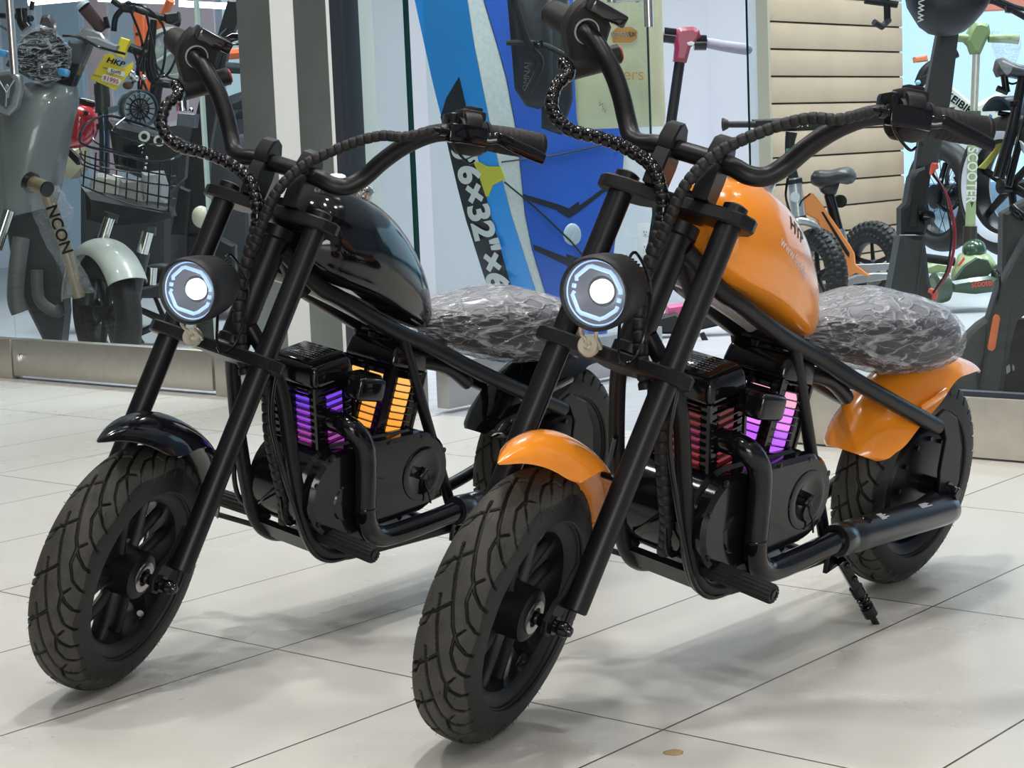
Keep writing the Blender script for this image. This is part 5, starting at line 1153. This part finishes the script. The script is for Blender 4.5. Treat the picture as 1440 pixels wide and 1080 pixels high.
for i in range(11):
    t = i/10; c = at(1396+38*t, 54+10*math.sin(PI*t)+3*t, Y_); r_ = .024+.03*math.sin(PI*t)**1
    rings.append([c+Vector((0, r_*math.cos(2*PI*k/14), r_*math.sin(2*PI*k/14)*(1+.4*rn.rand())-.03*math.sin(PI*t))) for k in range(14)])
mb.loft(rings); obj('plastic_bag', mb, wrap_mat('grip_bag', .4, 1.5, .05, .12), gs, 20)
mb = MB(); ptube(mb, [(1373, 76, Y_), (1369.5, 158, Y_)], .0135, 18, smooth=False); obj('upper_stem', mb, mat('pale_alloy', (.62, .60, .52), .35, .5), gs)
mb = MB(); ptube(mb, [(1370.5, 156, Y_), (1370, 178, Y_)], .022, 18, smooth=False); obj('clamp', mb, mat('clamp_green', (.06, .11, .07), .4), gs)
mb = MB(); ptube(mb, [(1368.5, 178, Y_), (1364.5, 320, Y_)], .0175, 20, smooth=False); st_g = obj('lower_stem', mb, SAGE, gs)
text_at('lettering', 'SCOOTER', 1366.3, 246, Y_-.0178, .050, (-.8, 20), (20, .8), WHITE, st_g, sx=.86, bold=.0006)
mb = MB(); slab(mb, [(1364.5, 284), (1369.5, 284), (1366.5, 292)], Y_-.0185, .0008); obj('arrow_mark', mb, DGN, st_g)
mb = MB(); ptube(mb, [(1364.5, 318, Y_), (1363.5, 346, Y_)], .024, 18, smooth=False); obj('collar', mb, mat('brown_collar', (.035, .028, .026), .4), gs)
mb = MB(); mb.sphere(at(1370, 352, Y_-.02), (.042, .05, .042), 20, 12); obj('stem_boss', mb, DGN, gs)
mb = MB(); rings = []
for x, y0, y1, d_ in ((1338, 394, 397, .02), (1344, 372, 397, .06), (1352, 356, 395, .08), (1364, 350, 392, .09), (1380, 351, 388, .09), (1390, 357, 386, .07), (1397, 366, 382, .04), (1399, 370, 378, .02)):
    p0 = at(x, y0, Y_); p1 = at(x, y1, Y_); c = (p0+p1)/2; h = (p0-p1).length/2
    rings.append([c+Vector((0, d_*math.cos(2*PI*k/18), h*math.sin(2*PI*k/18))) for k in range(18)])
mb.loft(rings); obj('front_body', mb, SAGE, gs, 60)
mb = MB(); slab(mb, [(1340, 395), (1356, 374), (1374, 362), (1390, 366), (1397, 380), (1386, 392), (1364, 396)], Y_-.10, .02, .004, smooth=True); obj('body_inset', mb, mat('deep_green', (.022, .045, .028), .5), gs)
mb = MB(); slab(mb, [(1338, 396), (1362, 392), (1392, 388), (1404, 392), (1404, 402), (1396, 411), (1372, 414), (1340, 411)], Y_-.13, .16, .012, smooth=True); dk_ = obj('deck', mb, DGN, gs)
text_at('lettering', 'scooter', 1382, 398.5, Y_-.1315, .034, (20, -2.2), (2, 20*-1), mat('coral_ink', (.7, .08, .06), .4), dk_, bold=.0005, sx=.75)
mb = MB(); slab(mb, [(1346, 374), (1356, 361), (1357, 365), (1350, 374)], Y_-.095, .004); obj('red_logo', mb, MC['coral_ink'], dk_)
for px, py in ((1322, 404), (1412, 392)):
    mb = MB(); mb.lathe([(.0001, -.030), (.040, -.030), (.052, -.022), (.056, 0), (.052, .022), (.040, .030), (.0001, .030)], at(px, py, Y_-.08), (1, .25, 0), 32); wv_ = obj('wheel', mb, mat('grey_green_wheel', (.055, .085, .06), .3, coat=.4), gs)
    mb = MB(); mb.lathe([(.0001, .0305), (.034, .0305), (.036, .028)], at(px, py, Y_-.08), (-1, -.25, 0), 28); obj('hub', mb, mat('grey_green_hub', (.13, .18, .11), .4), wv_)
mb = MB(); slab(mb, [(1302, 374), (1320, 368), (1340, 372), (1338, 384), (1318, 386), (1302, 384)], Y_+.1, .25, .01); obj('rear_deck', mb, SAGE, gs)
mb = MB(); ptube(mb, [(1298, 362, Y_), (1342, 368, Y_)], .016, 14, smooth=False); obj('axle_tube', mb, GAP, gs)

# ---- white electric bike
wbk = G0('electric_bike', 'white framed electric bike with black lettering and fat tyres behind the green scooter', 'bicycle'); Y_ = 8.0
CRM = mat('white_frame_paint', (.68, .72, .62), .35, coat=.4); BLM = mat('blue_marks', (.06, .22, .50), .4)
mb = MB(); slab(mb, [(1296, 100), (1306, 95), (1334, 116), (1364, 142), (1376, 146), (1410, 128), (1414, 134), (1408, 160), (1398, 190), (1380, 184), (1368, 176), (1340, 168), (1328, 150), (1300, 130)], Y_, .07, .010); fr_ = obj('frame', mb, CRM, wbk)
text_at('lettering', 'ASIKEIBIKE', 1343, 141, Y_-.003, .044, (22, 16), (12, -18), BLKG, fr_, bold=.0008, sx=1.12)
mb = MB()
for p_ in ([(1386, 170), (1392, 160), (1396, 163), (1390, 174), (1386, 178)], [(1401, 150), (1406, 148), (1405, 156), (1400, 158)], [(1392, 176), (1398, 170), (1400, 178), (1394, 184)], [(1340, 134), (1348, 138), (1346, 141)], [(1342, 162), (1350, 167), (1348, 171)]): slab(mb, p_, Y_-.002, .004)
obj('blue_marks', mb, BLM, fr_)
mb = MB(); slab(mb, [(1296, 98), (1308, 100), (1300, 140), (1292, 138)], Y_-.01, .06, .004); slab(mb, [(1350, 200), (1374, 196), (1372, 240), (1360, 258), (1340, 254), (1346, 240)], Y_+.02, .06, .006); obj('lower_frame', mb, mat('cool_white', (.62, .68, .74), .35), wbk)
axw = Vector((.93, .37, 0)).normalized()
wheel(wbk, 'rear_wheel', at(1326, 276, Y_-.1), .235, .10, axw, 18, .72, thin=True, hubr=.22)
mb = MB(); mb.lathe([(.050, -.004), (.075, -.004), (.075, .004), (.050, .004), (.050, -.004)], at(1344, 248, Y_-.14), axw, 40)
for k in range(26): a = 2*PI*k/26; mb.box(at(1344, 248, Y_-.14)+Vector((.074*math.cos(a)*.37*-1, .074*math.cos(a)*.93, .074*math.sin(a))), (.008, .008, .008))
obj('chainring', mb, mat('dark_steel', (.12, .13, .15), .3, .8), wbk)
mb = MB(); ptube(mb, [(1344, 248, Y_-.2), (1356, 270, Y_-.22), (1350, 290, Y_-.24)], .012, 10, smooth=False); ptube(mb, [(1318, 286, Y_-.2), (1330, 296, Y_-.2), (1344, 290, Y_-.2), (1358, 262, Y_-.2)], .007, 8); ptube(mb, [(1336, 296, Y_-.15), (1352, 346, Y_-.2)], .009, 8, smooth=False)
ptube(mb, [(1330, 230, Y_-.15), (1322, 260, Y_-.18), (1320, 290, Y_-.18)], .012, 8); slab(mb, [(1312, 262), (1366, 256), (1360, 282), (1318, 280)], Y_-.06, .05, .01); obj('crank', mb, BLKG, wbk)
mb = MB(); ptube(mb, [(1374, 214, Y_-.1), (1376, 240, Y_-.1)], .014, 10, smooth=False); obj('coil_spring', mb, mat('red_spring', (.55, .02, .02), .4), wbk)
mb = MB(); ptube(mb, [(1292, 118, Y_-.2), (1300, 100, Y_-.2), (1316, 88, Y_-.2), (1346, 74, Y_-.2)], .020, 12); slab(mb, [(1294, 108), (1304, 104), (1308, 112), (1298, 122)], Y_-.22, .05, .004); ptube(mb, [(1294, 110, Y_-.2), (1290, 140, Y_-.2), (1296, 158, Y_-.2)], .014, 10); obj('handlebar', mb, BLKM, wbk)
mb = MB(); slab(mb, [(1287, 80), (1304, 77), (1306, 86), (1288, 88)], Y_-.1, .06, .006); slab(mb, [(1334, 84), (1341, 84), (1341, 94), (1334, 97)], Y_-.1, .05, .006); obj('brown_grip', mb, mat('tan_orange', (.72, .22, .10), .45), wbk)
mb = MB(); mb.sphere(at(1291, 116, Y_-.3), (.012, .01, .010), 10, 8); obj('lamp', mb, mat('sky_blue_lens', (.25, .5, .8), .2), wbk)
# ---- fat tyre bike with white walls
fb_ = G0('fat_tyre_bike', 'black fat tyre bike with white wall tyre at the right edge', 'bicycle'); Y_ = 7.2
wheel(fb_, 'front_wheel', at(1422, 262, Y_), .275, .12, Vector((.90, .44, 0)).normalized()*-1, 6, .66, stripe=mat('white_wall', (.62, .66, .78), .5), hubr=.10)
mb = MB(); ptube(mb, [(1438, 110, Y_-.15), (1424, 180, Y_-.16), (1404, 250, Y_-.17)], [.018, .022, .024], 14, smooth=False); ptube(mb, [(1446, 160, Y_-.1), (1436, 190, Y_-.12), (1418, 262, Y_-.16)], .014, 12); slab(mb, [(1424, 142), (1434, 140), (1432, 148), (1424, 150)], Y_-.18, .04, .003); ptube(mb, [(1404, 159, Y_), (1424, 162, Y_), (1445, 162, Y_)], .010, 10, smooth=False); obj('fork', mb, BLKG, fb_)
mb = MB(); rings = []
for i in range(15):
    a = math.radians(60+75*i/14); c0_ = at(1422, 262, Y_); f2 = Vector((-.44, .90, 0)); f2 = -f2 if f2.x > 0 else f2
    rings.append([c0_+(Vector((-.40, -.0, 0))*math.cos(a)*-1*-.8+Vector((0, 0, 1))*math.sin(a))*(.335+.012*j)+Vector((.9, .44, 0))*(.07*math.sin(-PI/2+PI*k/6)) for j in (0, 1) for k in (range(7) if j == 0 else range(6, -1, -1))])
mb.loft(rings); obj('mudguard', mb, mat('dark_blue_grey', (.05, .065, .09), .3, coat=.4), fb_, 50)
mb = MB(); rings = []
for x, y, h, w2 in ((1399, 98, .012, .03), (1402, 96, .035, .05), (1410, 94, .036, .06), (1420, 98, .030, .075), (1432, 101, .028, .085), (1446, 104, .03, .09), (1452, 105, .01, .05)):
    c = at(x, y, Y_-.1); rings.append([c+Vector((0, w2*math.cos(2*PI*k/18), h*math.sin(2*PI*k/18))) for k in range(18)])
mb.loft(rings); sd_ = obj('saddle', mb, mat('charcoal_saddle', (.04, .045, .055), .35), fb_, 60)
mb = MB(); ptube(mb, [(1412, 106, Y_-.1), (1414, 120, Y_-.1), (1416, 130, Y_-.1)], .014, 12); ptube(mb, [(1402, 124, Y_-.1), (1417, 130, Y_-.1)], .012, 10, smooth=False); ptube(mb, [(1409, 104, Y_-.1), (1412, 112, Y_-.1), (1424, 118, Y_-.1), (1438, 112, Y_-.1)], .004, 8); obj('seat_clamp', mb, BLKG, sd_)
mb = MB(); ptube(mb, [(1372, 8, Y_-.3), (1392, 1, Y_-.3), (1412, 8, Y_-.3), (1445, 26, Y_-.3)], .012, 10); ptube(mb, [(1400, -2, Y_-.35), (1424, 8, Y_-.35), (1445, 14, Y_-.35)], .009, 8); slab(mb, [(1416, 8), (1426, 10), (1424, 18), (1417, 17)], Y_-.36, .04, .003); obj('handlebar', mb, BLK, fb_)
mb = MB(); slab(mb, [(1376, 236), (1386, 226), (1410, 196), (1414, 198), (1396, 226), (1386, 238)], Y_+.0, .02, .002); obj('yellow_panel', mb, mat('olive_yellow', (.30, .28, .05), .4), fb_)
mb = MB(); slab(mb, [(1370, -4), (1460, -4), (1460, 12), (1372, 16)], 8.4, .06, .004); tag(obj('ceiling_beam', mb, mat('coral_beam', (.70, .25, .18), .5)), 'coral red beam across the top right corner', 'beam')

# ---- big scooter fender at the right edge
bf = G0('electric_scooter', 'charcoal scooter with an orange reflector strip at the right edge behind the glass', 'scooter'); Y_ = 4.35
CH1 = mat('charcoal_fender', (.040, .043, .043), .5); CH2 = mat('dark_charcoal_guard', (.028, .03, .031), .5)
mb = MB(); disc(mb, 1432, 526, Y_+.06, .135, (.2, -1, 0), [(.0001, -.03), (.12, -.03), (.135, -.02), (.135, .03), (.12, .04), (.0001, .04)], 56); wl = obj('wheel', mb, RUB, bf)
pts = [(1340, 560), (1343, 520), (1350, 492), (1362, 470), (1378, 455), (1392, 446), (1402, 420), (1414, 414), (1446, 410), (1446, 440), (1432, 452), (1424, 480), (1410, 560)]
mb = MB(); slab(mb, pts, Y_, .05, .008); obj('fender', mb, CH1, bf)
mb = MB(); slab(mb, [(1392, 446), (1406, 400), (1410, 396), (1446, 330), (1446, 414), (1424, 436), (1418, 480), (1406, 560), (1376, 560), (1386, 500)], Y_-.02, .05, .006); obj('guard_arm', mb, CH2, bf)
mb = MB(); slab(mb, [(1397, 446), (1400, 442), (1405, 443), (1407, 448), (1400, 490), (1396, 494), (1391, 493), (1389, 489)], Y_-.028, .006, .002, smooth=True); obj('reflector_strip', mb, mat('orange_reflector', (.75, .17, .05), .3), bf)
mb = MB(); slab(mb, [(1415, 516), (1420, 512), (1421, 522), (1416, 526)], Y_-.024, .002); slab(mb, [(1424, 512), (1427, 516), (1426, 522), (1424, 520)], Y_-.022, .002); obj('sticker', mb, mat('grey_sticker', (.25, .26, .26), .5), bf)
mb = MB(); slab(mb, [(1412, 300), (1446, 280), (1446, 420), (1420, 420), (1410, 396)], Y_+.08, .06, .008); obj('stem_base', mb, CH1, bf)
mb = MB(); ptube(mb, [(1398, 380, Y_), (1404, 384, Y_-.02), (1406, 400, Y_-.02), (1402, 424, Y_-.02), (1398, 430, Y_)], .003, 8); ptube(mb, [(1424, 292, Y_+.08), (1432, 300, Y_+.06), (1440, 306, Y_+.06)], .010, 10); obj('cable', mb, BLKG, bf)

# ---- pink scooter in the middle
pk = G0('kick_scooter', 'pink headed scooter with grey grips, standing by the white wall', 'scooter'); Y_ = 5.9
PNK = mat('raspberry_paint', (.25, .022, .055), .4, coat=.15); GRP = mat('lilac_grey_grip', (.30, .30, .36), .6, bump=(150, .8))
mb = MB(); slab(mb, [(952, 42), (957, 38), (976, 37), (984, 42), (986, 52), (980, 60), (972, 66), (966, 88), (948, 86), (950, 66), (948, 52)], Y_-.03, .06, .012, smooth=True); hd2 = obj('handle_head', mb, PNK, pk)
mb = MB(); slab(mb, [(966, 60), (972, 58), (977, 60), (975, 64), (968, 64)], Y_-.032, .003, .001); obj('logo_badge', mb, mat('pale_logo', (.6, .6, .6), .3), hd2)
mb = MB(); ptube(mb, [(933, 49, Y_), (950, 51, Y_)], .024, 20, smooth=False); obj('collar', mb, BLKG, pk); mb = MB(); ptube(mb, [(976, 60, Y_), (993, 60, Y_)], .024, 20, smooth=False); obj('collar', mb, BLKG, pk)
mb = MB(); ptube(mb, [(929, 48, Y_), (934, 49, Y_)], .018, 18, smooth=False); obj('grip', mb, GRP, pk)
mb = MB(); ptube(mb, [(993, 60, Y_), (1020, 65, Y_-.01), (1048, 69, Y_-.02), (1051, 69.5, Y_-.02)], [.016, .017, .018, .018, .014], 20, k=3); obj('grip', mb, GRP, pk)
mb = MB(); ptube(mb, [(956, 86, Y_), (938, 212, Y_), (920, 330, Y_), (905, 440, Y_+.02)], .0165, 18, smooth=False); obj('stem', mb, BLKM, pk)
mb = MB(); slab(mb, [(906, 452), (950, 440), (960, 446), (1030, 430), (1046, 436), (1040, 452), (960, 470), (905, 470)], Y_+.1, .08, .008); slab(mb, [(1030, 448), (1060, 448), (1070, 462), (1055, 472), (1038, 466)], Y_+.15, .06, .02); dk2 = obj('deck', mb, BLKM, pk)
mb = MB(); slab(mb, [(940, 432), (1024, 420), (1030, 424), (1028, 432), (950, 446), (938, 444)], Y_+.12, .09, .004); obj('deck_edge', mb, mat('pink_deck', (.60, .10, .25), .4), dk2)
mb = MB(); ptube(mb, [(987, 468, Y_), (992, 480, Y_), (998, 491, Y_), (1005, 494, Y_-.02)], [.008, .010, .008, .005], 10); obj('kickstand', mb, BLKM, pk)
mb = MB(); ptube(mb, [(908, 420, Y_), (905, 436, Y_), (912, 450, Y_)], .03, 14); obj('front_wheel', mb, RUB, pk)

# ---- paddle board: soft top deck facing right, printed side rail to the left
Yb = 5.75
SUP = G0('paddle_board', 'blue inflatable paddle board with black lettered side, leaning behind the open glass door', 'paddle board')
levels = [(-30, 578, 654, 664, 672, 884), (0, 583, 657, 668, 679, 884), (60, 596, 666, 681, 697, 880), (110, 607, 676, 694, 711, 880), (180, 624, 690, 707, 724, 878), (240, 638, 703, 717, 731, 874), (300, 653, 718, 727, 737, 868), (350, 668, 734, 741, 747, 862), (400, 684, 750, 756, 762, 856), (470, 704, 772, 778, 784, 852)]
dn3 = Vector((.64, -.77, 0))           # deck looks to the right of the camera
rn3 = Vector((-.77, -.64, 0))          # side rail looks left
deckdir = Vector((.77, .64, 0))
def on_deck(px, py):                   # point on the deck plane
    o = at(736, 240, Yb); r = at(px, py, 1.0)-Vector((0, 0, CH)); c = Vector((0, 0, CH)); n_ = (dn3+Vector((0, 0, .12))).normalized()
    return c+r*((o-c).dot(n_)/r.dot(n_))
def on_rail(px, py, bx):
    o = on_deck(bx, py); r = at(px, py, 1.0)-Vector((0, 0, CH)); c = Vector((0, 0, CH)); n_ = rn3
    return c+r*((o-c).dot(n_)/r.dot(n_))
ringsD, ringsR, ringsW, ringsBk = [], [], [], []
for y, xa, xb, xc, xd, xe in levels:
    ringsW.append([on_deck(xb+ (xc-xb)*t, y) for t in (0, .5, 1)]+[on_deck(xd, y)])
    ringsD.append([on_deck(xd+(xe-xd)*t, y) for t in (0, .5, 1)])
    ringsR.append([on_rail(xb+(xa-xb)*t, y, xb) for t in (0, .35, .7, 1)])
th_ = -dn3*.13
mb = MB()
full = []
for a_, b_, c_ in zip(ringsR, ringsW, ringsD):
    fr_l = a_[::-1]+b_[1:]+c_[1:]
    back = [fr_l[-1]+th_, a_[-1]+Vector((.06, .12, 0))]
    full.append(fr_l+back)
mb.loft(full, 0, True, True, False, False)
bo = obj('board_core', mb, mat('board_blue', (.025, .33, .92), .35, coat=.2), SUP, 30)
def strip(name, rows, m, off, sm=True):
    mb = MB(); n_ = len(rows[0]); vs = [p+off for r in rows for p in r]; fs = [(i*n_+j, i*n_+j+1, (i+1)*n_+j+1, (i+1)*n_+j) for i in range(len(rows)-1) for j in range(n_-1)]
    o0 = len(vs); vs2 = vs+[p-off*.8 for p in vs]
    mb.add(vs2, fs+[tuple(q+o0 for q in f[::-1]) for f in fs], 0, sm); return obj(name, mb, m, SUP)
strip('white_border', [w_[1:] if False else w_ for w_ in ringsW], mat('pale_foam', (.55, .60, .60), .7, noise=(80, (.48, .53, .54), 1)), dn3*.003)
m = mat('royal_deck_foam', (.008, .075, .42), .6)
nt = m.node_tree; tcq = nt.nodes.new('ShaderNodeTexCoord'); mpq = nt.nodes.new('ShaderNodeMapping'); mpq.inputs['Scale'].default_value = (90, 90, 40); vo = nt.nodes.new('ShaderNodeTexVoronoi'); vo.feature = 'DISTANCE_TO_EDGE'; vo.inputs['Randomness'].default_value = 0.0
nt.links.new(tcq.outputs['Object'], mpq.inputs[0]); nt.links.new(mpq.outputs[0], vo.inputs['Vector']); rp = nt.nodes.new('ShaderNodeMapRange'); rp.inputs[2].default_value = .16; nt.links.new(vo.outputs['Distance'], rp.inputs[0])
mxq = nt.nodes.new('ShaderNodeMix'); mxq.data_type = 'RGBA'; mxq.inputs[6].default_value = (.004, .03, .22, 1); mxq.inputs[7].default_value = (.012, .12, .62, 1); nt.links.new(rp.outputs[0], mxq.inputs[0]); nt.links.new(mxq.outputs[2], nt.nodes['Principled BSDF'].inputs['Base Color'])
strip('deck_pad', ringsD, m, dn3*.006)
mb = MB(); rows = [[on_deck(xe, y), on_deck(xe+9, y)] for y, xa, xb, xc, xd, xe in levels[4:6]+[(250, 0, 0, 0, 0, 874)]]
strip('white_border', rows, MC['pale_foam'], dn3*.003)
# black printed band on the side rail
def rail_pt(px, py): 
    xb = interp(py, [l[0] for l in levels], [l[2] for l in levels]); return on_rail(px, py, xb)
band = [[rail_pt(646, 108)]*2, [rail_pt(628, 138), rail_pt(653, 138)], [rail_pt(620, 165), rail_pt(659, 165)], [rail_pt(625, 182), rail_pt(662, 182)], [rail_pt(632.5, 215), rail_pt(669, 215)], [rail_pt(643.5, 262), rail_pt(681, 262)], [rail_pt(656, 310), rail_pt(692, 310)], [rail_pt(669, 350), rail_pt(704, 350)], [rail_pt(685, 400), rail_pt(718, 400)], [rail_pt(701, 455), rail_pt(736, 455)]]
strip('printed_band', band, mat('band_black', (.012, .014, .018), .4), rn3*.002)
e1 = rail_pt(673, 300)-rail_pt(660, 250); e2 = rail_pt(700, 300)-rail_pt(660, 300)
o = lettering('lettering', "10'6\u00d732\"\u00d76\"", .150, basis(rail_pt(673.5, 300)+rn3*.0035, e1, e2), mat('band_white', (.70, .74, .74), .5), SUP, bold=.0055, sx=.76)
mb = MB()
ys = [(664, 222), (686, 234), (705, 234), (711, 252), (694, 260), (688, 276), (684, 276), (672, 240)]
mb = MB(); pp = [rail_pt(x, y) if x < 700 else rail_pt(x, y) for x, y in ys]; mb.add([p+rn3*.003 for p in pp]+[p+rn3*.001 for p in pp], [tuple(range(8)), tuple(range(15, 7, -1))]+[(i, (i+1) % 8, 8+(i+1) % 8, 8+i) for i in range(8)]); obj('yellow_patch', mb, mat('yellow_patch', (.62, .60, .05), .4), SUP)
mb = MB()
def dtube(pts, r): mb.tube([on_deck(*p)+dn3*.012 for p in pts], r, 6)
dtube([(702, 228), (780, 218), (862, 200)], .0028); dtube([(706, 256), (750, 292), (800, 340), (822, 366)], .0028); dtube([(822, 366), (846, 330), (870, 300)], .0022)
obj('bungee_cord', mb, BLKM, SUP)
mb = MB()
def dflat(pts):
    pp = [on_deck(*p)+dn3*.0075 for p in pts]; n_ = len(pp); mb.add(pp+[p-dn3*.003 for p in pp], [tuple(range(n_)), tuple(range(2*n_-1, n_-1, -1))]+[(i, (i+1) % n_, n_+(i+1) % n_, n_+i) for i in range(n_)], 0, False)
dflat([(734, 273), (782, 287), (783, 296), (734, 280)]); dflat([(782, 287), (798, 293), (798, 307), (783, 298)]); dflat([(798, 293), (812, 283), (813, 297), (798, 307)]); dflat([(812, 290), (850, 262), (850, 268), (813, 297)])
dflat([(748, 344), (795, 362), (797, 374), (750, 352)]); dflat([(795, 357), (815, 364), (815, 378), (796, 374)])
obj('grip_chevron', mb, MC['band_black'], SUP)
mb = MB(); mb.lathe([(.0001, .004), (.030, .004), (.036, .002), (.038, 0)], on_deck(803, 331)+dn3*.006, dn3, 30); mb.box(on_deck(803, 331)+dn3*.012, (.012, .012, .05), Matrix.Rotation(.4, 3, 'Y')); obj('carry_ring', mb, mat('pale_clear_plastic', (.45, .55, .62), .15, coat=.5), SUP)
# dark second board and bag standing before it
mb = MB(); slab(mb, [(712, -20), (776, -20), (778, 120), (772, 146), (758, 153), (740, 148), (724, 124)], 5.55, .12, .02, smooth=True); slab(mb, [(754, -20), (800, -20), (806, 140), (790, 190), (762, 180), (762, 140)], 5.62, .08, .01)
bg = obj('board_bag', mb, mat('black_bag_fabric', (.015, .016, .022), .5, bump=(40, .8)), None, 60); tag(bg, 'black padded bag hanging over the blue paddle board', 'bag')
text_at('lettering', 'OMNAJ', 741, 108, 5.545, .026, (1, -14), (-14, -1), mat('dim_print', (.08, .08, .09), .5), bg)
mb = MB(); ptube(mb, [(716, -20, 5.5), (742, 60, 5.5), (760, 88, 5.5), (742, 130, 5.5)], .012, 8); ptube(mb, [(712, 60, 5.5), (760, 62, 5.5), (802, 82, 5.5)], .008, 8); obj('strap', mb, BLKM, bg)
mb = MB(); mb.box(at(757, 62, 5.48), (.03, .02, .02), None, .004); obj('buckle', mb, BLKG, bg)
# cream tote bag
tb_ = G0('tote_bag', 'cream tote bag with orange print beside the steel door handle', 'bag'); Y_ = 5.5
mb = MB(); rings = []
for y, xl, xr, d_ in ((-30, 806, 930, .02), (40, 806, 932, .035), (110, 808, 934, .045), (165, 811, 936, .04), (180, 814, 934, .02)):
    c = (at(xl, y, Y_)+at(xr, y, Y_))/2; hw_ = (at(xr, y, Y_)-at(xl, y, Y_)).length/2
    rings.append([c+Vector((hw_*math.copysign(abs(math.cos(2*PI*k/28))**.35, math.cos(2*PI*k/28)), d_*math.copysign(abs(math.sin(2*PI*k/28))**.6, math.sin(2*PI*k/28)), 0)) for k in range(28)])
mb.loft(rings); tbb = obj('bag_body', mb, mat('cream_canvas', (.62, .64, .44), .75, bump=(60, .6)), tb_, 60)
mb = MB(); slab(mb, [(860, 46), (868, 38), (888, 38), (897, 44), (896, 54), (888, 60), (862, 60)], Y_-.056, .002); obj('orange_label', mb, mat('orange_label', (.62, .28, .06), .5), tb_)
text_at('lettering', 'FEEL THE FUN', 876, 49, Y_-.0575, .0185, (20, -.4), (.4, -20), BLKG, tb_, bold=.0006, shear=.25, sx=.62)
text_at('lettering', 'ters', 887, 105, Y_-.058, .050, (20, 0), (0, -20), mat('orange_print', (.62, .34, .10), .5), tb_)
text_at('lettering', 'W', 846, 148, Y_-.058, .018, (20, 10), (10, -20), BLKG, tb_); text_at('lettering', 'N', 850, 155, Y_-.058, .018, (20, 10), (10, -20), BLKG, tb_)
mb = MB(); mb.box((.0, .0, .0), (.001, .02, .014)); mb = MB()
p = gr0 = Vector((0, 0, 0))
# small dropped scrap on the tiles
r_ = at(947, 1059, 1.0)-Vector((0, 0, CH)); q = Vector((0, 0, CH))+r_*(-CH/r_.z)
mb = MB(); rn = random.Random(4); rings = [[q+Vector((.009*math.cos(2*PI*k/9)*(1+.4*rn.random())*s_, .007*math.sin(2*PI*k/9)*(1+.4*rn.random())*s_, z)) for k in range(9)] for s_, z in ((1, .0003), (.9, .0018), (.3, .0024))]
mb.loft(rings); tag(obj('debris_scrap', mb, mat('tan_scrap', (.42, .30, .16), .8)), 'small tan scrap lying on the floor tiles in front of the orange chopper', 'scrap')
